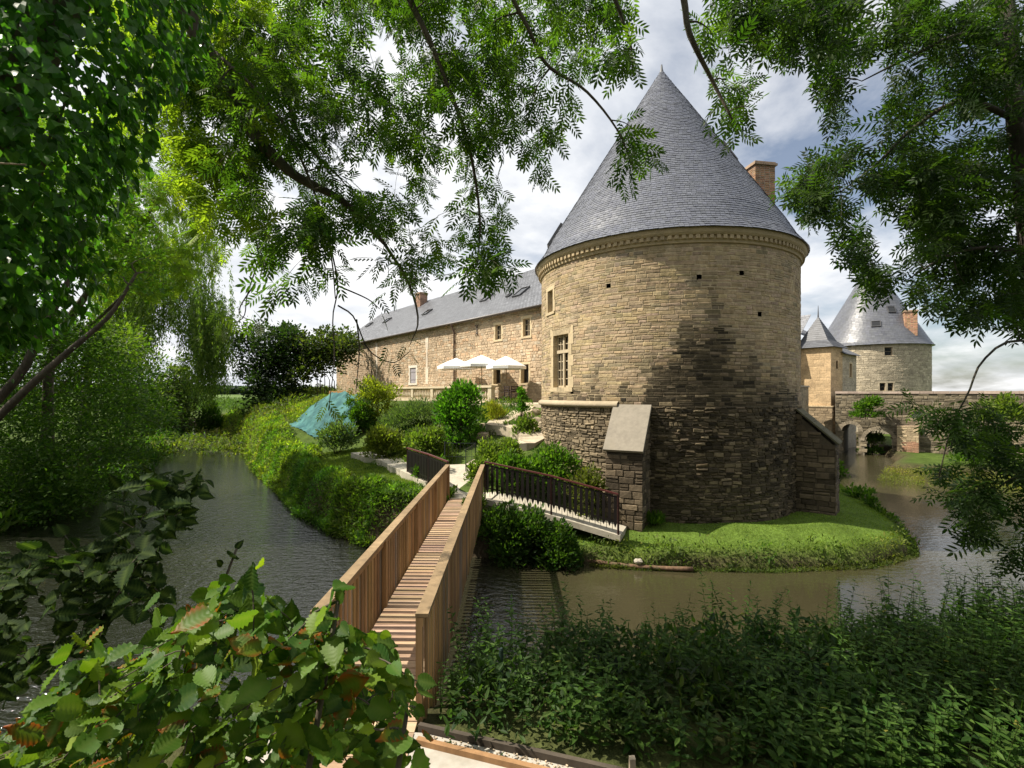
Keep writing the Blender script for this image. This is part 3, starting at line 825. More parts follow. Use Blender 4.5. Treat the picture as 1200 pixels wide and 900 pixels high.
# gutter, downpipe, wall anchor
mb = MB(); ga = FO + FD * WT0 + FN * (hang + .05) + np.array([0, 0, EAVE - 0.17]); tube(mb, [ga, ga + FD * (WT1 - WT0)], 0.075, 8, (0.07, 0.055, 0.045)); mb.build('gutter', M['metal'], wing, True)
mb = MB(); t, _ = fac(533.5, 400); pb = FO + FD * t
tube(mb, [pb + FN * (hang + .05) + np.array([0, 0, EAVE - 0.2]), pb + FN * (hang) + np.array([0, 0, EAVE - 0.35]), pb + FN * 0.1 + np.array([0, 0, EAVE - 0.75]), pb + FN * 0.1 + np.array([0, 0, 4.0])], 0.055, 8, (0.085, 0.05, 0.04)); mb.build('downpipe', M['metal'], wing, True)
mb = MB(); t, z1 = fac(559.5, 381); _, z0 = fac(559.5, 393); zc = (z0 + z1) / 2; hh = (z1 - z0) / 2
for sg in (-1, 1):
    pth = [(sg * 0.17, hh), (sg * 0.05, hh * 0.72), (0.0, hh * 0.3)]
    tube(mb, fmapw(np.array([t + p[0] for p in pth]), np.array([zc + p[1] for p in pth]), np.full(3, 0.06)), 0.026, 6, (0.05, 0.035, 0.03))
    pth = [(sg * 0.17, -hh), (sg * 0.05, -hh * 0.72), (0.0, -hh * 0.3)]
    tube(mb, fmapw(np.array([t + p[0] for p in pth]), np.array([zc + p[1] for p in pth]), np.full(3, 0.06)), 0.026, 6, (0.05, 0.035, 0.03))
tube(mb, fmapw(np.array([t, t]), np.array([zc - hh * .32, zc + hh * .32]), np.full(2, 0.06)), 0.03, 6, (0.05, 0.035, 0.03))
mb.build('wall_anchor', M['metal'], wing, True)

# terrace of the wing with its retaining wall, then balustrade
def terr(t, s, z): return FO + FD * t + FN * s + np.array([0, 0, z])
mb = MB()
P8 = [terr(-3.2, 3.0, 2.6), terr(21, 3.0, 2.6), terr(21, 0, 2.6), terr(-3.2, 0, 2.6), terr(-3.2, 3.0, 4.06), terr(21, 3.0, 4.06), terr(21, 0, 4.06), terr(-3.2, 0, 4.06)]
hexa(mb, P8, (0.46, 0.39, 0.29)); tag(mb.build('terrace', M['concrete']), kind='structure')

def balustrade(name, t0, t1, label, solid=False):
    root = tag(empty(name, terr((t0 + t1) / 2, 2.78, 4.06)), label, 'balustrade', 'stone balustrades of the terrace')
    bm = lambda u, v, o: FO + np.outer(u, FD) + np.outer(v, [0, 0, 1]) + np.outer(np.asarray(o) + 2.78, FN)
    c = (0.52, 0.44, 0.31)
    mb = MB(); boxm(mb, bm, t0, t1, 4.06, 4.2, -0.13, 0.13, c); mb.build('plinth', M['dressed'], root)
    mb = MB(); boxm(mb, bm, t0 - .05, t1 + .05, 4.86, 4.93, -0.16, 0.16, c); boxm(mb, bm, t0 - .02, t1 + .02, 4.931, 4.99, -0.12, 0.12, c); mb.build('coping', M['dressed'], root)
    n = max(2, int(round((t1 - t0) / 2.4)))
    for i in range(n + 1):
        x = t0 + 0.15 + (t1 - t0 - 0.3) * i / n
        mb = MB(); boxm(mb, bm, x - .15, x + .15, 4.2, 4.86, -0.125, 0.125, c); mb.build('pier', M['dressed'], root)
        if i == n: break
        x2 = t0 + 0.15 + (t1 - t0 - 0.3) * (i + 1) / n
        mb = MB(); k = int((x2 - x - 0.3) / 0.2)
        for j in range(k):
            xx = x + 0.15 + (x2 - x - 0.3) * (j + 0.5) / k
            p = bm(np.array([xx]), np.array([0.0]), np.array([0.0]))[0]
            lathe(mb, p[0], p[1], [(0.07, 4.2), (0.07, 4.25), (0.04, 4.27), (0.075, 4.4), (0.08, 4.47), (0.045, 4.62), (0.035, 4.72), (0.06, 4.76), (0.065, 4.86)], 10, c=c)
        mb.build('balusters', M['dressed'], root)
    return root
tb1 = fac(470, 452)[0] - 1.3
balustrade('balustrade', 0.9, 3.55, 'short pale stone balustrade with turned balusters right of the round laurel')
balustrade('balustrade', 4.4, 12.6, 'long pale stone balustrade left of the round laurel')
# ------------------------------------------------------------------ timber footbridge
BX0, BX1, BY0, BY1, DECK = -1.86, -0.90, 4.66, 14.35, 1.46
bridge = tag(empty('footbridge', (-1.38, 9.5, 0.0)), 'narrow brown timber footbridge with picket railings crossing the moat', 'footbridge')
r = random.Random(4)
WOODC = np.array([0.345, 0.215, 0.102])
mb = MB(); y = 3.9
while y < BY1:
    w_ = 0.138
    hexa(mb, [(BX0 + .005, y, DECK - .03), (BX1 - .005, y, DECK - .03), (BX1 - .005, y + w_, DECK - .03), (BX0 + .005, y + w_, DECK - .03)] + [(BX0 + .005, y, DECK + r.uniform(-.002, .003)), (BX1 - .005, y, DECK + r.uniform(-.002, .003)), (BX1 - .005, y + w_, DECK + r.uniform(-.002, .003)), (BX0 + .005, y + w_, DECK + r.uniform(-.002, .003))],
         np.array([0.40, 0.275, 0.18]) * r.uniform(0.78, 1.18) * np.array([1, r.uniform(.95, 1.06), r.uniform(.9, 1.1)]))
    y += w_ + 0.012
mb.build('deck', M['deck'], bridge)
mb = MB()
for x in (BX0 + .1, BX1 - .1): hexa(mb, [(x - .05, 3.9, DECK - .24), (x + .05, 3.9, DECK - .24), (x + .05, BY1, DECK - .24), (x - .05, BY1, DECK - .24), (x - .05, 3.9, DECK - .032), (x + .05, 3.9, DECK - .032), (x + .05, BY1, DECK - .032), (x - .05, BY1, DECK - .032)], WOODC * 0.7)
for y in (6.0, 9.4, 12.8): box(mb, (BX0 + BX1) / 2, y, DECK - .36, 1.1, .12, .12, 0, WOODC * 0.6)
mb.build('bearer', M['wood'], bridge)
for side, x in ((-1, BX0), (1, BX1)):
    rail = MB(); y0 = BY0 if side > 0 else BY0 + .05
    xo = x + side * 0.055
    n = 5
    for i in range(n):                                        # handrail in boards butted end to end
        a, b_ = y0 + (BY1 - y0) * i / n, y0 + (BY1 - y0) * (i + 1) / n - 0.003
        box(rail, xo - side * .02, (a + b_) / 2, DECK + 0.985, .125, b_ - a, .036, 0, np.array([0.25, 0.175, 0.095]) * r.uniform(.88, 1.12))
    box(rail, xo - side * .025, (y0 + BY1) / 2, DECK + 0.895, .04, BY1 - y0, .085, 0, WOODC * .9)
    ro = rail.build('railing', M['wood'], bridge)
    if side > 0: ro['label'] = 'railing on the tower side of the bridge'
    pk = MB(); y = y0 + .12
    while y < BY1 - .03:
        zb = DECK - 0.30 + r.uniform(-.01, .01)
        box(pk, xo + r.uniform(-.002, .002), y, zb, .022, .074, DECK + .94 - zb, 0, (WOODC * r.uniform(.62, 1.22) if r.random() > .12 else np.array([.24, .19, .13]) * r.uniform(.8, 1.1)) * np.array([1, r.uniform(.94, 1.06), r.uniform(.85, 1.15)]))
        y += .152
    po = pk.build('pickets', M['wood'], ro, origin=parent_origin(ro))
    for i in range(5):
        y = y0 + .045 + (BY1 - y0 - .09) * i / 4
        pm = MB(); box(pm, xo - side * .048, y, DECK - .33, .062, .088, 1.31, 0, WOODC * r.uniform(.8, 1.0)); pm.build('post', M['wood'], ro, origin=parent_origin(ro))

# ------------------------------------------------------------------ concrete landing, ramp, garden path, slab by the camera
def sheet(name, rows, mat, thick, c, label=None):
    """path: list of (left point, right point) cross sections, as a slab"""
    mb = MB(); v = []
    for l, q in rows:
        l, q = np.array(l, float), np.array(q, float)
        v += [l, q, l - [0, 0, thick], q - [0, 0, thick]]
    f = []
    for i in range(len(rows) - 1):
        a, b_ = 4 * i, 4 * (i + 1)
        f += [(a, a + 1, b_ + 1, b_), (a + 2, b_ + 2, b_ + 3, a + 3), (a, b_, b_ + 2, a + 2), (a + 1, a + 3, b_ + 3, b_ + 1)]
    f += [(0, 2, 3, 1), (4 * len(rows) - 4, 4 * len(rows) - 3, 4 * len(rows) - 1, 4 * len(rows) - 2)]
    mb.add(v, np.array(f), c)
    return tag(mb.build(name, mat), kind='structure')
CONC = (0.43, 0.39, 0.31)
sheet('landing', [((-1.98, 14.37, 1.46), (-0.62, 14.37, 1.46)), ((-2.35, 15.6, 1.50), (-0.34, 15.5, 1.50)), ((-2.7, 16.8, 1.78), (-0.75, 17.0, 1.80)), ((-2.6, 17.6, 1.98), (-1.1, 17.8, 2.0))], M['concrete'], 0.3, CONC)
RAMP_N = [(-0.80, 14.36, 1.455), (1.10, 13.72, 1.14), (2.90, 13.04, 0.76)]
RAMP_F = [(-0.32, 15.5, 1.455), (1.42, 14.75, 1.14), (3.28, 13.95, 0.76)]
sheet('ramp', list(zip(RAMP_F, RAMP_N)), M['concrete'], 0.16, CONC)
def draped(name, ctrl, width, n, c, mat, lift=0.05):
    pth = smoothpath(ctrl, n); t = nrm(np.gradient(pth, axis=0)); s = np.stack([-t[:, 1], t[:, 0]], 1)
    rows = []
    for i in range(n):
        w_ = width * (1 + 0.12 * math.sin(i * 1.7)) / 2
        l, q = pth[i] + s[i] * w_, pth[i] - s[i] * w_
        z = max(float(ground_z(l[0], l[1])), float(ground_z(q[0], q[1])), float(ground_z(pth[i][0], pth[i][1]))) + lift
        rows.append(((l[0], l[1], z), (q[0], q[1], z)))
    return sheet(name, rows, mat, 0.4, c)
draped('garden_path', [(-1.8, 17.0), (-1.2, 17.8), (-0.3, 18.2), (0.55, 18.3), (0.75, 19.0), (0.2, 20.0), (-0.6, 21.0), (-0.55, 22.0), (0.3, 22.8), (0.9, 23.6), (1.1, 24.6)], 0.95, 44, (0.42, 0.355, 0.26), M['concrete'])
draped('garden_path', [(-2.5, 16.5), (-4.0, 18.8), (-5.4, 21.0), (-7.2, 23.2)], 0.9, 20, (0.42, 0.38, 0.30), M['concrete'])
# low boulders holding the path
rg = np.random.default_rng(3)
def boulder(loc, size, c, label, seed):
    q = np.random.default_rng(seed)
    mb = MB(); n1, n2 = 7, 10
    th = np.linspace(0.05, math.pi - .05, n1); ph = np.linspace(0, 2 * math.pi, n2, endpoint=False)
    v = np.array([(math.sin(a) * math.cos(b_), math.sin(a) * math.sin(b_), math.cos(a)) for a in th for b_ in ph])
    v = np.sign(v) * np.abs(v) ** 0.7
    v = v * (1 + q.uniform(-.13, .13, (len(v), 1))) * np.array(size)
    f = [(i * n2 + j, (i + 1) * n2 + j, (i + 1) * n2 + (j + 1) % n2, i * n2 + (j + 1) % n2) for i in range(n1 - 1) for j in range(n2)]
    mb.add(v + np.array(loc), [np.array(f), np.arange(n2)[None], np.arange(n2)[::-1][None] + (n1 - 1) * n2], c)
    return tag(mb.build('boulder', M['stone'], origin=loc), label, 'boulder', 'boulders edging the garden path')
for i, (x, y, sx) in enumerate([(1.05, 20.3, .32), (0.75, 20.9, .26), (0.45, 21.6, .34), (1.0, 21.9, .3), (-1.2, 20.4, .3), (-1.25, 21.5, .34), (1.3, 19.7, .25)]):
    z = float(ground_z(x, y))
    boulder((x, y, z + .1), (sx, sx * .8, sx * .62), np.array([0.38, 0.31, 0.22]) * rg.uniform(.8, 1.15), 'pale rough boulder edging the garden path beside the tower', 40 + i)
# low retaining wall of the upper garden bed left of the tower
mb = MB(); r = random.Random(9)
wa, wb = np.array([0.6, 19.35, 0]), np.array([1.25, 18.9, 0]); wd_ = nrm(wb - wa); wn_ = np.array([wd_[1], -wd_[0], 0])
lw = lambda u, v, o: wa + np.outer(u, wd_) + np.outer(v, [0, 0, 1]) + np.outer(o, wn_)

mb = MB()
slab = [(-2.3, 4.62), (-0.83, 4.50), (1.9, 3.65), (1.9, -1.0), (-2.3, -1.0)]
v = [(x, y, 1.452) for x, y in slab] + [(x, y, 0.9) for x, y in slab]
mb.add(v, [np.array([[4, 3, 2, 1, 0]]), np.array([(i, (i + 1) % 5, (i + 1) % 5 + 5, i + 5) for i in range(5)])], (0.40, 0.37, 0.32))
tag(mb.build('pavement', M['concrete']), kind='structure')
e0, e1 = np.array([-0.83, 4.5]), np.array([1.9, 3.65]); ed = nrm(e1 - e0); en = np.array([-ed[1], ed[0]])
mb = MB(); a, b_ = e0 + en * .03 - ed * .05, e1 + en * .03; beam(mb, (a[0], a[1], 1.43), (b_[0], b_[1], 1.43), .045, .16, (0.075, 0.06, 0.045))
tag(mb.build('edging_board', M['wood']), 'weathered dark edging board along the outer rim of the concrete pavement', 'edging board')
mb = MB(); a, b_ = e0 - en * .135 + ed * .02, e1 - en * .16; beam(mb, (a[0], a[1], 1.478), (b_[0], b_[1], 1.478), .05, .05, (0.30, 0.17, 0.08))
tag(mb.build('batten', M['wood']), 'thin orange brown timber batten lying on the concrete pavement', 'batten')
mb = MB()                                                     # gravel swept between them
q = np.random.default_rng(8)
for i in range(420):
    t = q.uniform(0, 1) ** .8 * 2.7; w_ = q.uniform(-.10, .0); p = e0 + ed * t + en * w_; s_ = q.uniform(.004, .012)
    box(mb, p[0], p[1], 1.452, s_ * 1.6, s_ * 1.2, s_, q.uniform(0, 3), np.array([.42, .34, .24]) * q.uniform(.35, 1.2))
tag(mb.build('gravel', M['plain']), kind='stuff')

def metal_railing(name, pts, label, h=1.10, every=0.0):
    """iron railing > top_rail, posts, pickets with pointed feet"""
    pts = np.array(pts, float)
    root = tag(empty(name, pts[0]), label, 'railing')
    red = (0.085, 0.022, 0.020); dark = (0.010, 0.007, 0.007)
    mb = MB()
    for i in range(len(pts) - 1):
        a, b_ = pts[i] + [0, 0, h], pts[i + 1] + [0, 0, h]
        beam(mb, a, b_ - nrm(b_ - a) * .002, .065, .04, red)
    mb.build('top_rail', M['metal'], root)
    for p in pts:
        mb = MB(); box(mb, p[0], p[1], p[2] - .12, .05, .05, h + .10, 0, (0.06, 0.022, 0.02)); mb.build('post', M['metal'], root)
    for i in range(len(pts) - 1):
        a, b_ = pts[i], pts[i + 1]; L = np.linalg.norm((b_ - a)[:2]); d = (b_ - a) / L
        dh = np.array([d[0], d[1], 0]); nn = np.array([-dh[1], dh[0], 0]) * .008
        mb = MB(); k = int(L / 0.15)
        for j in range(k):
            c = a + d * (L * (j + .5) / k)
            w_ = .044
            prof = [(-w_, .30), (-w_ * .55, .235), (0, .17), (w_ * .55, .235), (w_, .30), (w_, h - .06), (-w_, h - .06)]
            v = [c + dh * x + np.array([0, 0, z]) + nn for x, z in prof] + [c + dh * x + np.array([0, 0, z]) - nn for x, z in prof]
            m_ = len(prof)
            mb.add(v, [np.arange(m_)[None], np.arange(m_)[::-1][None] + m_, np.array([(x, x + m_, (x + 1) % m_ + m_, (x + 1) % m_) for x in range(m_)])], dark)
            e = c + d * (L * .5 / k)
            if j < k - 1: beam(mb, e + [0, 0, .1], e + [0, 0, h - .05], .012, .012, dark, up=(1, 0, 0))
        beam(mb, a + [0, 0, .34], b_ + [0, 0, .34], .012, .035, dark)
        beam(mb, a + [0, 0, h - .1], b_ + [0, 0, h - .1], .012, .035, dark)
        mb.build('pickets', M['metal'], root)
    return root
metal_railing('metal_railing', [(-0.80, 14.40, 1.45), (1.11, 13.77, 1.14), (2.86, 13.10, 0.76)], 'dark red iron picket railing along the ramp below the tower')
metal_railing('metal_railing', [(-1.90, 14.40, 1.45), (-2.75, 16.0, 1.47), (-3.85, 17.9, 1.46)], 'shorter dark red iron railing leaving the bridge towards the lawn')
# thin wire garden gate
gate = tag(empty('garden_gate', P(548, 562, 17.2)), 'open thin dark wire gate at the foot of the garden path', 'gate')
def post_at(mb, px, y0, Y, h, rad, c): p = P(px, y0, Y); tube(mb, [p, p + [0, 0, h]], rad, 6, c)
g0 = np.array([-1.62, 17.1, 1.5]); g1 = np.array([-1.35, 18.0, 1.62]); g2 = np.array([-2.5, 18.1, 1.62])
for p, q_, nm in ((g0, g1, 'gate_leaf'), (g1, g2, 'fence_leaf')):
    mb = MB()
    for a in (p, q_): tube(mb, [a, a + [0, 0, 1.15]], .022, 6, (0.02, 0.025, 0.03))
    for z in (.12, .6, 1.1): tube(mb, [p + [0, 0, z], q_ + [0, 0, z]], .009, 5, (0.02, 0.025, 0.03))
    for k in range(1, 8):
        a = p + (q_ - p) * k / 8; tube(mb, [a + [0, 0, .12], a + [0, 0, 1.1]], .005, 4, (0.02, 0.025, 0.03))
    mb.build(nm, M['metal'], gate)

mb = MB(); p = np.array([-0.11, 4.95, 0.9]); tube(mb, [p, p + [0, 0, 1.08], p + [0, 0, 1.1]], [.022, .022, .014], 8, (0.012, 0.028, 0.022))
tag(mb.build('fence_post', M['metal'], origin=p), 'thin dark green metal fence post standing among the nettles', 'post')
mb = MB(); hexa(mb, [(.955, 3.94, .8), (1.005, 3.94, .8), (1.005, 3.99, .8), (.955, 3.99, .8), (.957, 3.945, 1.62), (1.003, 3.945, 1.625), (1.003, 3.985, 1.63), (.957, 3.985, 1.625)], (0.36, 0.30, 0.22))
tag(mb.build('wooden_stake', M['wood'], origin=(.98, 3.965, .8)), 'short pale wooden stake standing beside the pavement edge', 'stake')
# timber along the foot of the lawn
pa, pb = P(678, 657, 13.2), P(812, 668, 12.45)
pa[2] = pb[2] = .08
ctrl = [pa, pa * .66 + pb * .34 + [0.02, -.12, -.02], pa * .33 + pb * .67 + [0, -.1, -.02], pb]
mb = MB(); tube(mb, smoothpath(ctrl, 14), .06, 8, (0.14, 0.085, 0.05))
tag(mb.build('timber_log', M['bark'], smooth=True), 'long reddish timber log lying along the water below the lawn', 'log')
boulder(P(748, 661, 12.7) * np.array([1, 1, 0]) + np.array([0, 0, .2]), (.11, .08, .06), (0.42, 0.38, 0.31), 'small pale stone block sitting on the timber at the water edge', 77)

# ------------------------------------------------------------------ terrace furniture
def parasol(x, y, rad, htop, label, rz):
    root = tag(empty('parasol', (x, y, 4.06)), label, 'parasol', 'white parasols on the terrace')
    mb = MB(); n = 8
    ring = lambda rr, z: [(x + rr * math.cos(rz + 2 * math.pi * i / n), y + rr * math.sin(rz + 2 * math.pi * i / n), z) for i in range(n)]
    prof = [(0.03, htop), (rad * .34, htop - .17), (rad * .7, htop - .37), (rad, htop - .56), (rad - .005, htop - .72)]
    v = sum([ring(*p) for p in prof], []) 
    f = [(j * n + i, j * n + (i + 1) % n, (j + 1) * n + (i + 1) % n, (j + 1) * n + i) for j in range(4) for i in range(n)]
    mb.add(v, [np.array(f), np.arange(n)[None]], (0.80, 0.79, 0.76)); mb.build('canopy', M['cloth'], root)
    mb = MB(); tube(mb, [(x, y, 4.14), (x, y, htop + .06)], .024, 8, (0.30, 0.24, 0.17)); mb.build('pole', M['plain'], root)
    mb = MB(); lathe(mb, x, y, [(0.0, 4.16), (.05, 4.16), (.07, 4.13), (.28, 4.11), (.30, 4.065), (0.0, 4.065)], 20, c=(0.2, 0.2, 0.2)); mb.build('base', M['plain'], root)
    for i in range(n):
        a = rz + 2 * math.pi * i / n
        mb = MB(); beam(mb, (x + .03 * math.cos(a), y + .03 * math.sin(a), htop - .52), (x + rad * .62 * math.cos(a), y + rad * .62 * math.sin(a), htop - .36), .015, .015, (0.35, 0.28, 0.2)); mb.build('rib', M['plain'], root)
parasol(-3.55, 31.0, 1.22, 6.80, 'white parasol farthest from the round tower, left of the other two', .2)
parasol(-1.80, 28.9, 1.32, 6.82, 'white parasol in the middle of the row of three', .35)
parasol(-0.32, 27.0, 1.12, 6.62, 'white parasol closest to the round tower', .1)
def chair(x, y, z, rz, label):
    root = tag(empty('garden_chair', (x, y, z)), label, 'chair', 'dark chairs on the terrace'); root.rotation_euler[2] = 0
    c = (0.035, 0.022, 0.018); ca, sa = math.cos(rz), math.sin(rz)
    w = lambda lx, ly: (x + lx * ca - ly * sa, y + lx * sa + ly * ca)
    mb = MB()
    for k in range(5): p = w(0, -.2 + .1 * k); box(mb, p[0], p[1], z + .43, .46, .085, .025, rz, c)
    mb.build('seat', M['plain'], root)
    for lx, ly, h in ((-.21, -.2, .43), (.21, -.2, .43), (-.21, .22, .9), (.21, .22, .9)):
        mb = MB(); p = w(lx, ly); box(mb, p[0], p[1], z, .045, .045, h, rz, c); mb.build('leg', M['plain'], root)
    mb = MB()
    for zz_ in (.56, .68, .8): p = w(0, .222); box(mb, p[0], p[1], z + zz_, .372, .025, .07, rz, c)
    mb.build('backrest', M['plain'], root)
    for sx in (-1, 1):
        mb = MB(); p = w(sx * .225, 0); box(mb, p[0], p[1], z + .64, .05, .4, .028, rz, c); mb.build('armrest', M['plain'], root)
chair(0.25, 25.2, 4.06, .6, 'dark wooden garden armchair on the terrace beside the tower')
chair(-0.1, 25.9, 4.06, 2.2, 'dark wooden garden armchair half hidden behind the pale balustrade end')

# teal tarpaulin on the slope
mb = MB(); n1, n2 = 44, 56
A_, B_, C_, D_ = P(390, 461, 32.5), P(430, 464, 29.5), P(412, 515, 26.5), P(334, 508, 31.0)
v = []; tcol = []
for i in range(n1 + 1):
    for j in range(n2 + 1):
        a, b_ = i / n1, j / n2
        p = (A_ * (1 - b_) + B_ * b_) * (1 - a) + (D_ * (1 - b_) + C_ * b_) * a
        p[2] = max(p[2] + .55 * math.sin(a * 3.14) * .6, float(ground_z(p[0], p[1])) + .05)
        p[2] += .10 * float(vnoise(p[0] * 2.2, p[1] * 2.2, 4)) + .07 * abs(float(vnoise(p[0] * 5, p[1] * 3, 6))) + .03 * float(vnoise(p[0] * 13, p[1] * 9, 7))
        tk = float(np.clip(.45 + .5 * vnoise(p[0] * 4, p[1] * 3, 8) + .3 * vnoise(p[0] * 11, p[1] * 9, 9), 0, 1)); tcol.append(np.array([.03, .10, .105]) * (1 - tk) + np.array([.075, .19, .18]) * tk)
        v.append(p)
f = [(i * (n2 + 1) + j, i * (n2 + 1) + j + 1, (i + 1) * (n2 + 1) + j + 1, (i + 1) * (n2 + 1) + j) for i in range(n1) for j in range(n2)]
mb.add(v, np.array(f), np.array(tcol))
tag(mb.build('tarpaulin', M['tarp'], smooth=True), 'crumpled teal tarpaulin spread over the grassy slope', 'tarpaulin')
# timber box wall behind the tarpaulin
mb = MB(); a, b_ = P(386, 461, 34.5), P(412, 461, 33.0)
for k in range(3): beam(mb, a + [0, 0, -.5 + .27 * k], b_ + [0, 0, -.5 + .27 * k], .06, .26, np.array([0.42, 0.24, 0.09]) * (1 - .06 * k))
mb.build
tag(mb.build('timber_planter', M['wood']), 'low orange timber plank wall above the teal tarpaulin', 'planter')

# ------------------------------------------------------------------ gatehouse, curtain wall, far tower, stone bridge
def quadmap(o, d, n):
    o, d, n = np.array(o, float), np.array(d, float), np.array(n, float)
    return lambda u, v, off: o + np.outer(u, d) + np.outer(v, [0, 0, 1]) + np.outer(off, n)
gate_h = tag(empty('gatehouse', (25.0, 38.2, 0.5)), 'square ochre stone gatehouse turret with steep slate pyramid roof', 'gatehouse')
K = np.array([25.05, 38.2]); dr = np.array([.8, .6]); dl = np.array([-.6, .8])
def v3(p, z=0.0): return np.array([p[0], p[1], z])
gcol = lambda u, v, r: np.array([0.46, 0.33, 0.19]) * r.uniform(.85, 1.12)
mb = MB(); r = random.Random(6)
ML = quadmap(v3(K + dl * 2.7), v3(-dl), v3(-dr)); MR = quadmap(v3(K), v3(dr), (dr[1], -dr[0], 0)); MR = quadmap(v3(K), v3(dr), (.6, -.8, 0)); ML = quadmap(v3(K + dl * 2.7), v3(-dl), (-.8, -.6, 0))
GE = 8.25
ow = [(1.02, 1.32, 6.5, 7.15)]
for mp_, L, op in ((ML, 2.7, []), (MR, 2.3, ow)):
    backing(mb, mp_, [0, L], [-.4, GE], op, (0.42, 0.32, 0.2))
    masonry(mb, mp_, 0, L, 3.5, GE - .05, (.24, .34), (.4, .8), gcol, op, r, .008, .012, .004)
mb.add([v3(K + dr * 2.3, -.4), v3(K + dr * 2.3 + dl * 2.7, -.4), v3(K + dr * 2.3 + dl * 2.7, GE), v3(K + dr * 2.3, GE)], np.array([[0, 1, 2, 3]]), (0.42, .32, .2))
mb.build('wall', M['stone'], gate_h)
for op in ow: boxm(mb := MB(), MR, op[0], op[1], op[2], op[3], -.25, -.2, (.02, .02, .02)); mb.build('window', M['glass'], gate_h)
mb = MB()
for mp_, L in ((ML, 2.7), (MR, 2.3)):
    backing(mb, mp_, [-.18, L + .18], [-.4, 3.45], [], (0.24, 0.19, 0.125), off=.19)
    masonry(mb, quadmap(mp_(np.array([0.]), np.array([0.]), np.array([.19]))[0], mp_(np.array([1.]), np.array([0.]), np.array([0.]))[0] - mp_(np.array([0.]), np.array([0.]), np.array([0.]))[0], mp_(np.array([0.]), np.array([0.]), np.array([1.]))[0] - mp_(np.array([0.]), np.array([0.]), np.array([0.]))[0]), -.18, L + .18, 0, 3.4, (.16, .26), (.25, .6), lambda u, v, r: np.array([.27, .205, .13]) * r.uniform(.7, 1.2), [], r, .015, .025, .012)
    boxm(mb, mp_, -.2, L + .2, 3.45, 3.56, 0, .24, (.42, .33, .21))
mb.build('plinth', M['stone'], gate_h)
mb = MB(); ov = .3
c4 = [v3(K - dr * ov - dl * ov, GE - .05), v3(K + dr * (2.3 + ov) - dl * ov, GE - .05), v3(K + dr * (2.3 + ov) + dl * (2.7 + ov), GE - .05), v3(K - dr * ov + dl * (2.7 + ov), GE - .05)]
ctr = v3(K + dr * 1.15 + dl * 1.35); ap = ctr + [0, 0, 10.85]
mid = [ctr * np.array([1, 1, 0]) + (q_ - ctr) * np.array([.62, .62, 0]) + [0, 0, GE + .55] for q_ in c4]
for i in range(4):
    j = (i + 1) % 4
    slates_plane(mb, c4[i], c4[j], mid[j], mid[i], .2, .28, random.Random(i), (.09, .094, .105))
    slates_plane(mb, mid[i], mid[j], ap + (mid[j] - ap) * .02, ap + (mid[i] - ap) * .02, .2, .28, random.Random(i + 5), (.09, .094, .105))
mb.add(c4 + mid + [ap - [0, 0, .03]], [np.array([(i, (i + 1) % 4, (i + 1) % 4 + 4, i + 4) for i in range(4)]), np.array([(i + 4, (i + 1) % 4 + 4, 8) for i in range(4)]), np.array([[3, 2, 1, 0]])], (.14, .145, .16))
gr = mb.build('roof', M['slate_old'], gate_h)
mb = MB(); tube(mb, [ap - [0, 0, .1], ap + [0, 0, .9]], [.06, .015], 6, (.1, .1, .11)); mb.build('finial', M['lead'], gr, origin=parent_origin(gr))
# the lower range behind the turret
rng_h = tag(empty('gatehouse_range', (28, 42, .5)), 'lower grey roofed range running behind the gatehouse turret', 'building')
S0 = K + dr * 2.3; S1 = K + dr * 5.3
mb = MB(); r = random.Random(16)
RM = quadmap(v3(S0), v3(dr), (.6, -.8, 0))
op = [(1.5, 2.0, 5.9, 7.0)]
backing(mb, RM, [0, 3.0], [-.4, 7.9], op, (.40, .35, .27)); masonry(mb, RM, 0, 3.0, 3.0, 7.85, (.18, .28), (.25, .6), lambda u, v, r: np.array([.40, .34, .25]) * r.uniform(.8, 1.15), op, r, .015, .015, .01)
back = dl * 9
for a, b_ in ((S1, S1 + back), (S1 + back, K + back - dr * 1), (K + back - dr * 1, K + dl * 2.7 - dr * 1.0), (K + dl * 2.7 - dr * 1.0, K + dl * 2.7)): mb.add([v3(a, -.4), v3(b_, -.4), v3(b_, 7.9), v3(a, 7.9)], np.array([[0, 1, 2, 3]]), (.40, .33, .22))
mb.build('wall', M['stone'], rng_h)
window(rng_h, RM, *op[0], surround=.1, reveal=.18, bars=True, nx=1, ny=2, barc=(.2, .12, .06))
mb = MB()
e1_, e2_ = v3(K - dr * 1.4 - dl * -.02 + dl * 2.5, 7.8), v3(S1 + dr * .25 - dl * .3, 7.7)
f1, f2 = v3(K + dl * 6.0 - dr * 1.3, 11.1), v3(S1 + dl * 5.2 - dr * .9, 11.1)
s0_ = v3(S0 - dl * .32 - dr * .3, 7.72)
slates_plane(mb, s0_, e2_, f2, v3(S0 + dl * 5.2 - dr * 2.2, 11.1), .22, .3, random.Random(2), (.17, .175, .19))
slates_plane(mb, v3(K + dl * 2.4 - dr * 1.3, 7.8), v3(K + dl * 10 - dr * 1.3, 7.8), v3(K + dl * 10 + dr * 1.6, 11.1), v3(K + dl * 1.9 + dr * 1.2, 11.1), .22, .3, random.Random(2), (.19, .195, .21))
mb.add([v3(K + dl * 2.4 - dr * 1.3, 7.78), v3(K + dl * 10 - dr * 1.3, 7.78), v3(K + dl * 10 + dr * 1.6, 11.08), v3(K + dl * 1.9 + dr * 1.2, 11.08)], np.array([[0, 1, 2, 3]]), (.15, .155, .17))
mb.add([s0_ - [0, 0, .03], e2_ - [0, 0, .03], f2 - [0, 0, .03], v3(S0 + dl * 5.2 - dr * 2.2, 11.07)], np.array([[0, 1, 2, 3]]), (.15, .155, .17))
mb.build('roof', M['slate_old'], rng_h)
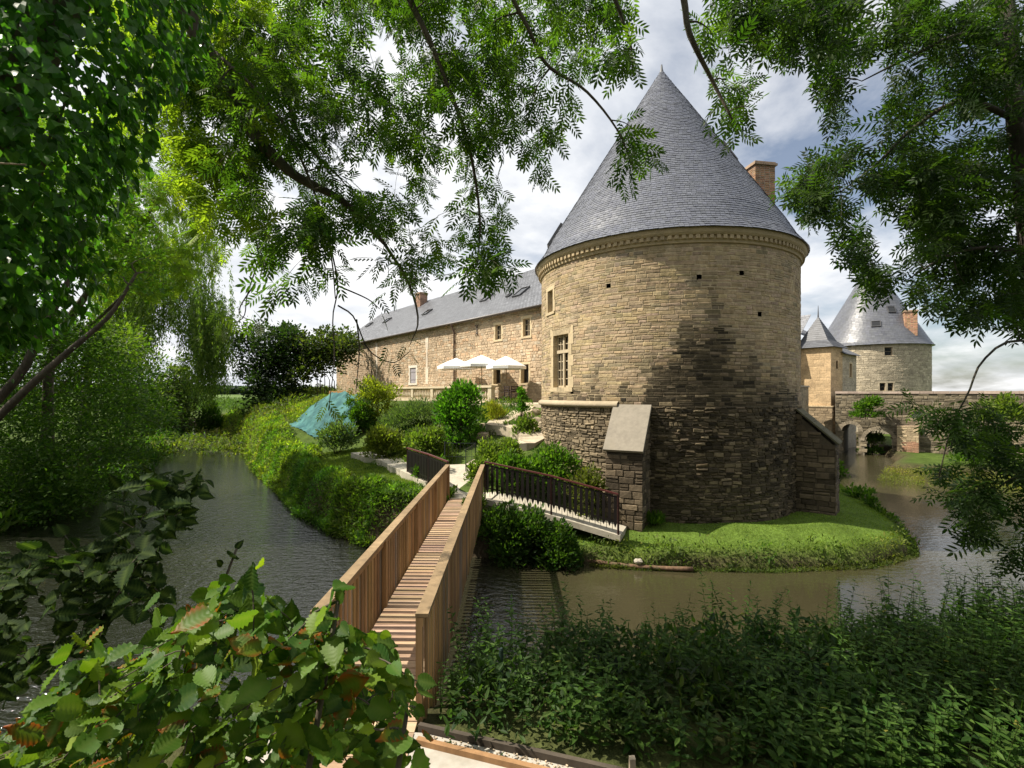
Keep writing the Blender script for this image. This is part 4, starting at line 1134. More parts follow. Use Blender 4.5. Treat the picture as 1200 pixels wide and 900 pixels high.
# curtain wall between the round tower and the gatehouse
mb = MB(); r = random.Random(19)
w0, w1 = np.array([9.9, 21.5]), np.array([23.1, 37.9]); wdv = nrm(w1 - w0); wnv = np.array([wdv[1], -wdv[0]]); WL = float(np.linalg.norm(w1 - w0))
WM = quadmap(v3(w0), v3(wdv), v3(wnv))
backing(mb, WM, [0, WL], [-.3, 5.0], [], (.3, .25, .17)); masonry(mb, WM, 4, WL, .1, 4.95, (.14, .24), (.2, .6), lambda u, v, r: np.array([.33, .27, .18]) * r.uniform(.7, 1.2), [], r, .016, .02, .012)
hexa(mb, [v3(w0 - wnv * .8, -.3), v3(w1 - wnv * .8, -.3), v3(w1 - wnv * .005, -.3), v3(w0 - wnv * .005, -.3), v3(w0 - wnv * .8, 5.0), v3(w1 - wnv * .8, 5.0), v3(w1 - wnv * .005, 5.0), v3(w0 - wnv * .005, 5.0)], (.3, .25, .17))
cw = mb.build('curtain_wall', M['stone'], origin=v3(w0)); tag(cw, 'plain stone curtain wall joining the big round tower to the gatehouse', 'wall')
cb = MB(); boxm(cb, WM, 0, WL, 5.0, 5.12, -.9, .08, (.36, .31, .24)); cb.build('coping', M['dressed'], cw)
# far tower
FX, FY, FR = 36.83, 49.87, 4.7
ft = tag(empty('round_tower', (FX, FY, .7)), 'distant round grey stone tower with broad slate cone beyond the stone bridge', 'tower')
def fmap2(u, v, o):
    a = np.asarray(u, float) / FR; R = FR + np.asarray(o, float)
    return np.stack([FX + R * np.sin(a), FY - R * np.cos(a), np.asarray(v, float)], 1)
def rt2(adeg, w_, z0, z1): u = math.radians(adeg) * FR; return (u - w_ / 2, u + w_ / 2, z0, z1)
ops2 = [rt2(-20.5, .62, 8.05, 8.85), rt2(-26.0, .45, 4.75, 5.5), rt2(-18.5, .45, 4.75, 5.5)]
mb = MB(); r = random.Random(23)
def fcol(u, v, r):
    n = float(vnoise(np.array([u * .6]), np.array([v * .8]), 41)[0])
    return np.array([.40, .345, .25]) * r.uniform(.72, 1.2) * (1 + .15 * n)
backing(mb, fmap2, np.linspace(-math.pi * FR, math.pi * FR, 81), [-.2, 4, 9.2], ops2, (.36, .31, .23))
masonry(mb, fmap2, math.radians(-125) * FR, math.radians(70) * FR, 2.5, 9.15, (.15, .26), (.2, .6), fcol, [(o[0] - .1, o[1] + .1, o[2] - .08, o[3] + .1) for o in ops2], r, .02, .025, .02)
mb.build('wall', M['stone'], ft)
for o in ops2: window(ft, fmap2, *o, surround=.1, reveal=.2, nx=1, ny=2, barc=(.3, .24, .16), stonec=(.45, .38, .27))
FRP = [(FR + .28, 9.15), (FR + .05, 9.45), (FR - .25, 10.0), (.06, 18.0)]
mb = MB(); lathe(mb, FX, FY, [(FR - .1, 9.16), (FR + .26, 9.15)] + [(p[0] - .01, p[1]) for p in FRP], 72, c=(.1, .105, .115)); slates_cone(mb, FX, FY, FRP, .2, .3, random.Random(7), (.105, .11, .125))
fr_ = mb.build('roof', M['slate'], ft)
mb = MB(); lathe(mb, FX, FY, [(0, 18.35), (.03, 18.3), (.12, 17.85), (.17, 17.7)], 12, c=(.12, .125, .135)); mb.build('finial', M['lead'], fr_, origin=parent_origin(fr_))
def cone_map2(adeg):
    a = math.radians(adeg); d = np.array([math.sin(a), -math.cos(a), 0]); t = np.array([math.cos(a), math.sin(a), 0])
    r0, z0, r1, z1 = FRP[2][0], FRP[2][1], FRP[3][0], FRP[3][1]
    up = nrm(d * (r1 - r0) + np.array([0, 0, z1 - z0])); nn = np.cross(t, up); nn = nn if nn @ d > 0 else -nn
    base = np.array([FX, FY, 0]) + d * r0 + np.array([0, 0, z0])
    return lambda u, v, o: base + np.outer(u, t) + np.outer(v, up) + np.outer(o, nn)
skylight(ft, cone_map2(-31), -.38, .38, 1.0, 1.65); skylight(ft, cone_map2(-6), -.35, .35, 2.6, 3.3)
brick_stack('chimney', ft, 37.65, 46.0, 9.9, 12.2, 0.98, 0.85, math.radians(-30), (.42, .23, .14), course=.1)
# stone bridge with arches over the moat
B0, BD, BN = np.array([24.6, 37.0, 0]), nrm(np.array([.74, -.67, 0])), nrm(np.array([-.67, -.74, 0]))
SM = lambda u, v, o: B0 + np.outer(u, BD) + np.outer(v, [0, 0, 1]) + np.outer(o, BN)
ARCH = [(.95, .55, 1.7), (2.65, .85, 1.05), (8.5, 1.1, .8)]   # centre, half width, springing height
def arch_z(u):
    for c, hw, sp in ARCH:
        if abs(u - c) < hw: return sp + math.sqrt(max(0, 1 - ((u - c) / hw) ** 2)) * hw
    return -.6
sb = tag(empty('stone_bridge', B0 + BD * 6), 'old stone bridge with low arches leading right from the gatehouse', 'bridge')
mb = MB(); r = random.Random(29)
us = np.concatenate([np.arange(0, 30, .5)] + [np.linspace(c - hw, c + hw, 13) for c, hw, sp in ARCH] + [np.array([c - hw - 1e-3, c + hw + 1e-3]) for c, hw, sp in ARCH]); us = np.unique(np.round(us, 4))
TOPZ = 4.52; TH = 3.2
for a, b_ in zip(us[:-1], us[1:]):
    za, zb = arch_z(a), arch_z(b_)
    q_ = lambda u, z, o: SM(np.array([u]), np.array([z]), np.array([o]))[0]
    mb.add([q_(a, za, 0), q_(b_, zb, 0), q_(b_, TOPZ, 0), q_(a, TOPZ, 0), q_(a, za, -TH), q_(b_, zb, -TH), q_(b_, TOPZ, -TH), q_(a, TOPZ, -TH)],
           np.array([[0, 1, 2, 3], [5, 4, 7, 6], [0, 4, 5, 1], [3, 2, 6, 7]]), (.20, .175, .13))
def scol(u, v, r):
    n = float(vnoise(np.array([u * .7]), np.array([v * .9]), 51)[0])
    return np.array([.20, .165, .11]) * r.uniform(.4, 1.35) * (1 + .35 * n)
masonry(mb, SM, 0, 29.5, .0, TOPZ, (.14, .26), (.2, .6), scol, (), r, .025, .035, .03, skip=lambda u, v: v < arch_z(u) + .12)
mb.build('masonry', M['stone'], sb)
mb = MB(); u = 0
while u < 29.4:
    l = r.uniform(.5, .9); boxm(mb, SM, u, min(u + l - .012, 29.5), TOPZ, TOPZ + r.uniform(.15, .19), -.5, .07, np.array([.42, .33, .27]) * r.uniform(.7, 1.15)); u += l
mb.build('coping', M['dressed'], sb)
pm = MB()
PB = lambda u, v, o: SM(u, v, np.asarray(o) + .02)
boxm(pm, SM, 3.72, 4.9, -.5, 2.3, .0, .55, (.3, .22, .15))
masonry(pm, lambda u, v, o: SM(u, v, np.asarray(o) + .55), 3.72, 4.9, 0, 2.28, (.1, .14), (.22, .3), lambda u, v, r: (np.array([.32, .18, .115]) if u > 4.1 and v < 1.2 else np.array([.42, .33, .21])) * r.uniform(.7, 1.2), (), r, .014, .02, .006)
masonry(pm, lambda u, v, o: SM(np.full(len(u), 3.72) - o, v, np.asarray(u)), .02, .55, 0, 2.28, (.14, .2), (.22, .3), lambda u, v, r: np.array([.42, .33, .21]) * r.uniform(.7, 1.2), (), r, .014, .02, .006)
pm.build('pier', M['stone'], sb)
for c, hw, sp in ARCH[:2]:
    am = MB(); k = 11
    for i in range(k):
        a0, a1 = math.pi * i / k, math.pi * (i + .94) / k
        pr = [(c - hw * math.cos(a0), sp + hw * math.sin(a0)), (c - hw * math.cos(a1), sp + hw * math.sin(a1)), (c - (hw + .24) * math.cos(a1), sp + (hw + .24) * math.sin(a1)), (c - (hw + .24) * math.cos(a0), sp + (hw + .24) * math.sin(a0))]
        uu = np.array([p[0] for p in pr] * 2); vv = np.array([p[1] for p in pr] * 2); oo = np.array([.05] * 4 + [-.02] * 4)
        hexa(am, SM(uu, vv, oo), np.array([.28, .235, .17]) * r.uniform(.75, 1.15))
    am.build('arch_ring', M['stone'], sb)
# ------------------------------------------------------------------ vegetation helpers
T_DIAMOND = (np.array([[0, 0, 0], [.5, .45, .14], [0, 1, -.05], [-.5, .45, .14]]), [np.array([[0, 1, 2], [0, 2, 3]])])
T_OVAL = (np.array([[0, 0, 0], [.40, .28, .10], [.36, .66, .09], [0, 1, -.08], [-.36, .66, .09], [-.40, .28, .10]]), [np.array([[0, 1, 2, 3], [0, 3, 4, 5]])])
T_HEART = (np.array([[0, .05, 0], [.30, -.08, .05], [.52, .18, .08], [.34, .58, .06], [0, 1, -.12], [-.34, .58, .06], [-.52, .18, .08], [-.30, -.08, .05]]), [np.array([[0, 1, 2, 3], [0, 5, 6, 7]]), np.array([[0, 3, 4], [0, 4, 5]])])
def make_pleated(nv=7):
    """big serrated leaf with pleats along the side veins"""
    v, f = [], []
    rows = nv * 2 + 1
    for i in range(rows + 1):
        t = i / rows
        w = 0.46 * math.sin(math.pi * min(1, t * 0.97 + .03) ** 0.82) ** 0.8 if 0 < t < 1 else 0.0
        w *= 1 + (0.05 if i % 2 else -0.03)
        z = 0.045 * (1 if i % 2 else -1) * (0 < t < 1) - .25 * t * t
        v += [(-w, t - .10 * (w > 0), z + .09 * w / .46), (-w * .5, t - .05 * (w > 0), z * .8 + .03), (0, t, -.25 * t * t), (w * .5, t - .05 * (w > 0), z * .8 + .03), (w, t - .10 * (w > 0), z + .09 * w / .46)]
    for i in range(rows):
        for j in range(4):
            a = i * 5 + j; f.append((a, a + 1, a + 6, a + 5))
    return np.array(v), [np.array(f)]
T_PLEAT = make_pleated()
def make_compound(pairs=5):
    """pinnate ash leaf: leaflets in pairs along the stalk"""
    lv, lf = T_OVAL
    V, Fs, n = [], [], 0
    def leaflet(p, ang, L, W, droop):
        nonlocal n
        d = np.array([math.sin(ang), math.cos(ang), -droop]); s = np.array([math.cos(ang), -math.sin(ang), 0])
        V.append(np.array(p) + np.outer(lv[:, 0] * W, s) + np.outer(lv[:, 1] * L, d) + np.outer(lv[:, 2] * W, [0, 0, 1]))
        Fs.append(lf[0] + n); n += len(lv)
    for i in range(pairs):
        t = .25 + .62 * i / (pairs - 1); z = -.12 * t * t
        k = 1 - .25 * abs(i - pairs * .5) / pairs
        for sg in (-1, 1): leaflet((sg * .01, t, z), sg * math.radians(58 - 14 * i / pairs), .34 * k, .115 * k, .16)
    leaflet((0, .9, -.1), 0, .34, .125, .2)
    V.append(np.array([[-.006, 0, 0], [.006, 0, 0], [.004, .9, -.1], [-.004, .9, -.1]])); Fs.append(np.array([[0, 1, 2, 3]]) + n)
    return np.concatenate(V), [np.concatenate(Fs)]
T_ASH = make_compound()
T_ASH_S = make_compound(4)
def leaves(mb, pos, d, nv, L, W, col, tpl):
    """many copies of one leaf shape; col is one colour per leaf"""
    tv, tf = tpl
    pos = np.asarray(pos, float); N = len(pos)
    if N == 0: return
    d = nrm(d); s = np.cross(d, nv); bad = np.linalg.norm(s, axis=1) < 1e-3
    s[bad] = np.cross(d[bad], [1.0, 0.3, 0.2]); s = nrm(s); n_ = np.cross(s, d)
    L = np.broadcast_to(np.asarray(L, float), (N,)); W = np.broadcast_to(np.asarray(W, float), (N,))
    v = pos[:, None] + (tv[None, :, 0] * W[:, None])[..., None] * s[:, None] + (tv[None, :, 1] * L[:, None])[..., None] * d[:, None] + (tv[None, :, 2] * W[:, None])[..., None] * n_[:, None]
    k = len(tv)
    fs = [(a[None] + (np.arange(N) * k)[:, None, None]).reshape(-1, a.shape[1]) for a in tf]
    mb.add(v.reshape(-1, 3), fs, np.repeat(np.asarray(col, float), k, 0))
def palette(q, N, a, b, var=0.25):
    t = q.uniform(0, 1, (N, 1)) ** 1.3
    c = np.array(a) * (1 - t) + np.array(b) * t
    return c * q.uniform(1 - var, 1 + var, (N, 1)) * q.uniform(.94, 1.06, (N, 3))
def rand_dir(q, N): return nrm(q.normal(size=(N, 3)))

def clump_leaves(q, clumps, per, shell=0.55):
    """leaf positions and outward directions spread over a set of clumps (x, y, z, r)"""
    clumps = np.asarray(clumps, float)
    w = clumps[:, 3] ** 2; w = w / w.sum()
    idx = q.choice(len(clumps), per, p=w)
    o = rand_dir(q, per); o[:, 2] = np.where(o[:, 2] < -.35, -o[:, 2], o[:, 2])
    rr = (shell + (1.08 - shell) * q.uniform(0, 1, per) ** .6) * (1 + .16 * q.normal(size=per))
    p = clumps[idx, :3] + o * (clumps[idx, 3] * rr)[:, None]
    return p, o
def ell_clumps(q, c, rad, k, rs):
    c, rad = np.asarray(c, float), np.asarray(rad, float)
    out = []
    for i in range(k):
        o = rand_dir(q, 1)[0]; o[2] = o[2] * .9 + .05
        f = q.uniform(.5, .95) if i else 0
        r = q.uniform(*rs) * rad.min()
        out.append(np.concatenate([c + o * (rad - r * .7) * f, [r]]))
    return np.array(out)
GREEN_A, GREEN_B = (0.030, 0.060, 0.012), (0.085, 0.125, 0.022)
def shrub(label, px, py, hw, hh, Y, n, L, pal=(GREEN_A, GREEN_B), tpl=T_OVAL, mat='leaf', seed=0, name='shrub', cat='shrub', group=None, k=14, depth=None, rs=(.35, .6), wl=.55, up=.5, base=None, droop=0.0):
    """leafy shrub whose outline is about hw x hh photo pixels at depth Y: foliage on stems"""
    q = np.random.default_rng(1000 + seed)
    c = P(px, py, Y); rx, rz = hw * Y / F_PX, hh * Y / F_PX; ry = depth or (rx * .8)
    gz = float(ground_z(c[0], c[1])) if base is None else c[2] - rz
    if base is not None: base = gz
    if base is None:
        top_, bot_ = c[2] + rz, min(c[2] - rz, gz - .1); c = np.array([c[0], c[1], (top_ + bot_) / 2]); rz = (top_ - bot_) / 2
    root = tag(empty(name, (c[0], c[1], gz)), label, cat, group)
    k = int(k * np.clip(rz / min(rx, ry), 1, 2.2))
    cl = ell_clumps(q, c, (rx, ry, rz), k, rs)
    if True:
        lowr = []
        for i in range(8):
            a_ = 2 * math.pi * i / 8 + q.uniform(-.3, .3); r_ = min(rx, ry) * q.uniform(.34, .5)
            lowr.append([c[0] + (rx - r_) * .92 * math.cos(a_), c[1] + (ry - r_) * .92 * math.sin(a_), (gz if base is not None else max(gz, float(ground_z(c[0] + rx * .8 * math.cos(a_), c[1] + ry * .8 * math.sin(a_))))) + r_ * .7, r_])
        cl = np.concatenate([cl, np.array(lowr)])
    p, o = clump_leaves(q, cl, n)
    floor = ground_z(p[:, 0], p[:, 1]) + .02 if base is None else base
    p[:, 2] = np.maximum(p[:, 2], floor + q.uniform(0, .12, n))
    d = nrm(o + .55 * rand_dir(q, n) + np.array([0, 0, up - droop]))
    nv = nrm(o * .6 + np.array([0, 0, .8]) + .55 * rand_dir(q, n))
    l = L * q.uniform(.65, 1.25, n)
    mb = MB(); leaves(mb, p, d, nv, l, l * wl, palette(q, n, *pal), tpl)
    mb.build('foliage', M[mat], root)
    mb = MB()
    for i in range(min(7 if base is None else 3, len(cl))):
        e = cl[i, :3]; b_ = np.array([c[0] + q.uniform(-.15, .15) * rx, c[1] + q.uniform(-.15, .15) * ry, gz - .05])
        mid = (e + b_) / 2 + q.uniform(-.1, .1, 3) * rx
        tube(mb, smoothpath([b_, mid, e], 6), np.linspace(.028, .008, 6) * max(.5, min(2, rz)), 5, (.07, .05, .03))
    mb.build('stem', M['bark'], root, True)
    return root

def grow(root, name_b, skeleton, targets, q, r0=.012, bias=.35, droop=.12, sides=5, c=(.085, .07, .05)):
    """joins every target to the nearest wood already there; returns the direction in which each twig arrives"""
    nodes = np.concatenate([s[0] for s in skeleton]); rad = np.concatenate([s[1] for s in skeleton])
    mb = MB()
    for pts, rr in skeleton: tube(mb, pts, rr, 9 if rr.max() > .05 else 6, c)
    dist = np.array([np.min(np.linalg.norm(nodes - t, axis=1)) for t in targets])
    order = np.argsort(dist)
    dirs = np.zeros((len(targets), 3)); starts = np.zeros((len(targets), 3))
    for i in order:
        t = targets[i]
        dd = np.linalg.norm(nodes - t, axis=1) + bias * .2 * (nodes[:, 2] < t[2])
        j = int(np.argmin(dd)); a = nodes[j]; L = np.linalg.norm(t - a)
        mid1 = a + (t - a) * .33 + np.array([0, 0, L * droop * .8]) + q.normal(size=3) * L * .05
        mid2 = a + (t - a) * .70 + np.array([0, 0, L * droop]) + q.normal(size=3) * L * .05
        pth = smoothpath([a, mid1, mid2, t], 7)
        ra = min(rad[j] * .75, r0 * (0.6 + 1.1 * min(L, 1.6)))
        rr = np.linspace(ra, max(.0022, ra * .3), 7)
        tube(mb, pth, rr, sides, c, cap=False)
        nodes = np.concatenate([nodes, pth[2:]]); rad = np.concatenate([rad, rr[2:]])
        dirs[i] = nrm(pth[-1] - pth[-3]); starts[i] = pth[-3]
    return mb, dirs, starts
def in_poly(x, y, poly):
    poly = np.asarray(poly, float); ins = np.zeros(len(x), bool); n = len(poly)
    for i in range(n):
        ax, ay = poly[i]; bx, by = poly[(i + 1) % n]
        cond = (ay > y) != (by > y)
        with np.errstate(divide='ignore', invalid='ignore'): xi = (bx - ax) * (y - ay) / (by - ay if by != ay else 1e-9) + ax
        ins ^= cond & (x < xi)
    return ins
def targets_in(q, poly, n, Y0, Y1, gap=0.0, gs=.02, seed=1):
    """points of a crown whose outline from the bank is poly, spread between two depths"""
    poly = np.asarray(poly, float); lo, hi = poly.min(0), poly.max(0)
    out = []
    while len(out) < n:
        x = q.uniform(lo[0], hi[0], 400); y = q.uniform(lo[1], hi[1], 400)
        ok = in_poly(x, y, poly) & (vnoise(x * gs, y * gs, seed) > gap)
        for a, b_ in zip(x[ok], y[ok]):
            out.append(P(a, b_, q.uniform(Y0, Y1)))
            if len(out) >= n: break
    return np.array(out)
def ash_sprays(mb, q, targets, dirs, per=(5, 9), L=(.20, .30), pal=(GREEN_A, GREEN_B), tpl=None, hang=.45, spread=.16, wscale=1.0):
    """tufts of pinnate leaves at the twig ends"""
    pos, d, nv, ln = [], [], [], []
    for t, td in zip(targets, dirs):
        k = q.integers(*per)
        a = nrm(np.cross(td, [0.1, .2, 1.0])); b_ = np.cross(td, a)
        for i in range(k):
            s = -spread * 1.6 * (i / k); ph = i * 2.4 + q.uniform(-.4, .4)
            o = nrm(td * q.uniform(.25, .9) + (a * math.cos(ph) + b_ * math.sin(ph)) * q.uniform(.6, 1.1) + np.array([0, 0, -hang * q.uniform(.2, 1.4)]))
            pos.append(t + td * s); d.append(o); nv.append(nrm(np.array([0, 0, 1.0]) + .55 * q.normal(size=3))); ln.append(q.uniform(*L))
    n = len(pos)
    ln = np.array(ln)
    leaves(mb, pos, np.array(d), np.array(nv), ln, ln * wscale, palette(q, n, *pal), tpl or T_ASH)
def limb(ctrl, r0, r1, n=22):
    pts = smoothpath([P(*c) if len(c) == 3 else np.array(c[:3]) for c in ctrl], n)
    return pts, np.linspace(r0, r1, n)

# ------------------------------------------------------------------ the ash over the bank: ivy-clad trunk, limbs overhead
q = np.random.default_rng(101)
ash = tag(empty('ash_tree', (-4.5, 3.0, 1.3)), 'tall ash tree arching over the bank with long drooping leafy limbs', 'tree')
trunk = smoothpath([(-4.5, 3.0, .9), (-4.45, 3.05, 2.4), (-4.2, 3.15, 4.6), (-3.7, 3.5, 7.0), (-3.2, 3.9, 8.6)], 20)
mb = MB(); tube(mb, trunk, np.linspace(.42, .24, 20), 14, (.10, .085, .065)); mb.build('trunk', M['bark'], ash, True)
TOPP = (-3.2, 3.9, 8.5, 0)
sk = [limb([TOPP, (170, -70, 5.0), (222, 22, 5.1), (262, 98, 5.2), (300, 160, 5.2), (345, 205, 5.2), (402, 236, 5.3), (450, 285, 5.4)], .125, .022, 34),
      limb([(235, 45, 5.1), (262, 70, 4.9), (290, 95, 4.8), (335, 150, 4.8), (372, 235, 4.8), (388, 300, 4.8), (393, 350, 4.8)], .022, .005, 26),
      limb([(210, -10, 5.0), (232, 10, 5.3), (282, 30, 5.5), (330, 95, 5.6), (352, 160, 5.6), (400, 210, 5.7)], .06, .012, 22),
      limb([TOPP, (300, -160, 4.4), (440, -60, 4.4), (490, 20, 4.5), (520, 90, 4.6), (548, 165, 4.7), (562, 250, 4.8), (560, 310, 4.8)], .05, .006, 30),
      limb([(440, -60, 4.4), (560, -55, 4.4), (612, 20, 4.4), (640, 75, 4.5), (685, 105, 4.5), (722, 150, 4.5), (742, 195, 4.5)], .026, .005, 26),
      limb([(300, -160, 4.4), (620, -140, 4.0), (780, -40, 4.0), (808, 40, 4.0), (835, 95, 4.1), (858, 140, 4.1)], .045, .008, 26),
      limb([(560, -55, 4.4), (690, -40, 4.3), (735, 40, 4.4), (742, 90, 4.4)], .03, .006, 14),
      limb([(262, 98, 5.2), (278, 150, 5.6), (272, 205, 5.8), (295, 260, 5.8), (305, 310, 5.8)], .03, .006, 16),
      limb([(450, 285, 5.4), (478, 330, 5.3), (490, 375, 5.3), (480, 405, 5.3)], .02, .004, 12)]
T1 = [(150, -30), (300, -60), (720, -60), (728, 30), (700, 50), (688, 110), (650, 165), (632, 225), (590, 250), (580, 300), (555, 335), (525, 320), (505, 280), (492, 340), (478, 385), (460, 380), (445, 320), (400, 285), (372, 330), (330, 320), (300, 300), (290, 240), (250, 200), (200, 120)]
tg = targets_in(q, T1, 500, 4.2, 7.4, gap=-.28, gs=.032, seed=12)
extra = []
for poly, n in (([(722, 150), (760, 140), (772, 200), (752, 238), (728, 230)], 7), ([(822, 20), (850, 10), (890, 100), (892, 150), (860, 165), (832, 110)], 13), ([(690, 20), (745, 10), (750, 70), (715, 90)], 9),
                ([(300, 310), (370, 300), (372, 370), (300, 380)], 5), ([(360, 255), (420, 255), (412, 330), (370, 330)], 10), ([(535, 300), (605, 270), (600, 320), (545, 360)], 12)):
    extra.append(targets_in(q, poly, n, 4.0, 5.0, gap=-9))
extra.append(targets_in(q, [(200, -50), (720, -60), (720, 20), (660, 110), (560, 170), (420, 190), (300, 170), (210, 90)], 210, 4.2, 7.4, gap=-.45, gs=.03, seed=19))
tg = np.concatenate([tg] + extra)
bm_, dirs, st = grow(ash, 'limbs', sk, tg, q, .011)
# bare hanging twigs low in the gap
for ctrl in ([(388, 290, 4.8), (396, 335, 4.8), (390, 372, 4.8), (392, 420, 4.8), (385, 480, 4.8)], [(396, 335, 4.8), (430, 350, 4.8), (445, 362, 4.8)], [(396, 358, 4.8), (415, 372, 4.8), (432, 410, 4.8), (460, 425, 4.8), (480, 412, 4.8)], [(418, 374, 4.8), (421, 410, 4.85), (417, 460, 4.85)],
             [(305, 300, 5.8), (290, 345, 5.8), (285, 372, 5.7), (262, 382, 5.6)], [(300, 330, 5.8), (280, 365, 5.8), (300, 378, 5.7)]):
    pth, rr = limb(ctrl, .009, .004, 14); tube(bm_, pth, rr, 5, (.05, .04, .032))
bm_.build('limbs', M['bark'], ash, True)
mb = MB(); ash_sprays(mb, q, tg, dirs, (6, 10), (.16, .26), ((.020, .046, .009), (.066, .112, .020)))
low = np.array([P(a, b_, 4.8) for a, b_ in ((480, 412), (445, 362), (385, 480), (462, 424), (300, 378), (262, 382), (417, 460))])
ash_sprays(mb, q, low, np.tile([.3, .1, -.9], (len(low), 1)), (3, 5), (.14, .22), ((.02, .038, .009), (.06, .09, .02)))
pale = targets_in(q, [(95, -20), (330, -30), (345, 60), (312, 140), (305, 225), (250, 235), (200, 180), (120, 130)], 150, 5.0, 6.6, gap=-.55, gs=.03, seed=18)
pale = np.concatenate([pale, targets_in(q, [(215, 160), (300, 165), (312, 255), (270, 300), (232, 285)], 34, 5.2, 6.6, gap=-2)])
ash_sprays(mb, q, pale, rand_dir(q, len(pale)) + np.array([0, 0, -.3]), (8, 12), (.20, .30), ((.075, .125, .014), (.17, .22, .032)))  # lighter palette puts backlight into the leaf colour of this crown part
mb.build('crown', M['leaf_ash'], ash)

# pale green younger ash behind it, lit from behind
q = np.random.default_rng(102)
ash2 = tag(empty('ash_tree', (-20.0, 21.0, 1.1)), 'younger pale green ash leaning over the water behind the ivy', 'tree')
sk = [limb([(-20.0, 21.0, .9, 0), (60, 420, 21), (105, 340, 21), (150, 280, 21), (190, 230, 21)], .22, .04, 22),
      limb([(60, 420, 21), (130, 360, 21.5), (190, 300, 22), (240, 300, 22)], .09, .02, 14),
      limb([(105, 340, 21), (110, 230, 21), (140, 150, 21)], .09, .02, 14)]
T2 = [(20, 130), (120, 110), (190, 165), (235, 215), (258, 260), (262, 310), (250, 340), (235, 330), (200, 345), (120, 350), (60, 320)]
tg = targets_in(q, T2, 260, 19, 23.5, gap=-.6, gs=.03, seed=17)
bm_, dirs, st = grow(ash2, 'limbs', sk, tg, q, .02); bm_.build('limbs', M['bark'], ash2, True)
mb = MB(); ash_sprays(mb, q, tg, dirs, (14, 20), (.34, .56), ((.085, .14, .016), (.19, .24, .036)), spread=.4); mb.build('crown', M['leaf_ash'], ash2)

# ivy on the big trunk
q = np.random.default_rng(103)
ivy = tag(empty('ivy', (-4.3, 3.1, 1.4)), 'dense glossy ivy climbing up the ash trunk at the photo edge', 'ivy')
n = 8000
tt = q.uniform(0, 1, n); ctr_ = np.stack([np.interp(tt, [0, .35, .7, 1], [-3.55, -3.1, -2.85, -2.75]), np.interp(tt, [0, .5, 1], [3.1, 3.05, 3.2]), np.interp(tt, [0, 1], [4.9, 8.6])], 1)
an = q.uniform(0, 2 * math.pi, n); bulge = .74 + .20 * vnoise(an * 1.5, ctr_[:, 2] * 1.3, 61) + .12 * vnoise(an * 4, ctr_[:, 2] * 3.5, 62)
bulge *= np.interp(tt, [0, .12, .8, 1], [.35, .8, 1.1, 1.05])
o = np.stack([np.cos(an), np.sin(an), np.zeros(n)], 1)
p = ctr_ + o * (bulge * q.uniform(.5, 1.08, n))[:, None]
d = nrm(o * .35 + np.array([0, 0, -.75]) + .5 * rand_dir(q, n)); nv = nrm(o + np.array([0, 0, .55]) + .7 * rand_dir(q, n)); l = .072 * q.uniform(.5, 1.25, n)
mb = MB(); leaves(mb, p, d, nv, l, l * .95, palette(q, n, (.030, .088, .015), (.085, .185, .034), .4), T_HEART); mb.build('foliage', M['leaf_gloss'], ivy)
mb = MB()
for i in range(16):
    a = q.uniform(0, 6.28); pts = [(-4.45 + .47 * math.cos(a + .3 * k) + .06 * k * k, 3.05 + .47 * math.sin(a + .3 * k) + .02 * k, 1.3 + 1.35 * k) for k in range(5)]
    tube(mb, smoothpath(pts, 18), np.linspace(.022, .008, 18), 5, (.12, .095, .06))
for i in range(26):
    a = -1.2 - q.uniform(0, 1.4); z = q.uniform(5.4, 7.8); b_ = np.array([-2.95 + .62 * math.cos(a), 3.05 + .62 * math.sin(a), z]); tube(mb, smoothpath([b_, b_ + q.normal(size=3) * .06, b_ + q.normal(size=3) * .10 + [.06, -.06, .03]], 7), .0045, 4, (.20, .16, .10))
mb.build('stem', M['bark'], ivy, True)

# ------------------------------------------------------------------ trees along the far-left bank
def bank_tree(label, polys, n, Y0, Y1, L, pal, trunks, seed, name='broadleaf_tree', mat='leaf', per=46, cr=.5, base=None, group='trees along the west bank'):
    """tree: trunk and limbs, crown of leaf clumps inside the outline"""
    q = np.random.default_rng(seed)
    cl = np.concatenate([targets_in(q, pl, int(n * w), Y0, Y1, gap=-.75, gs=.03, seed=seed) for pl, w in polys])
    b_ = np.array(base) if base is not None else trunks[0][0][0]
    root = tag(empty(name, b_), label, 'tree', group)
    bm_, dirs, st = grow(root, 'trunk', trunks, cl, q, .03, sides=5, c=(.075, .06, .045)); bm_.build('trunk', M['bark'], root, True)
    r_ = cr * q.uniform(.55, 1.25, len(cl)); C4 = np.concatenate([cl, r_[:, None]], 1)
    m_ = len(cl) * per
    p, o = clump_leaves(q, C4, m_, .25)
    p[:, 2] -= .25 * np.abs(q.normal(size=m_)) * cr
    d = nrm(o + .6 * rand_dir(q, m_) + np.array([0, 0, -.25])); nv = nrm(o * .5 + np.array([0, 0, .9]) + .5 * rand_dir(q, m_)); l = L * q.uniform(.6, 1.3, m_)
    mb = MB(); leaves(mb, p, d, nv, l, l * .55, palette(q, m_, *pal), T_OVAL); mb.build('crown', M[mat], root)
    return root
DARK_P = ((.026, .062, .009), (.075, .135, .018))
MID_P = ((.042, .095, .013), (.115, .190, .028))
g = 1.1
tr = [limb([(-19.6, 15.5, g, 0), (14, 450, 16), (42, 400, 16), (75, 340, 16), (100, 270, 16)], .17, .05, 16), limb([(-19.4, 15.8, g, 0), (25, 462, 15.5), (80, 412, 15.5), (128, 370, 15.5), (160, 320, 15.5)], .14, .04, 16)]
bank_tree('dark tree with two slanting bare trunks over the canal', [([(-120, 150), (100, 130), (190, 250), (185, 345), (120, 340), (60, 310), (-40, 380), (-120, 400)], 1)], 250, 15, 20, .17, MID_P, tr, 201, cr=.8, per=80)
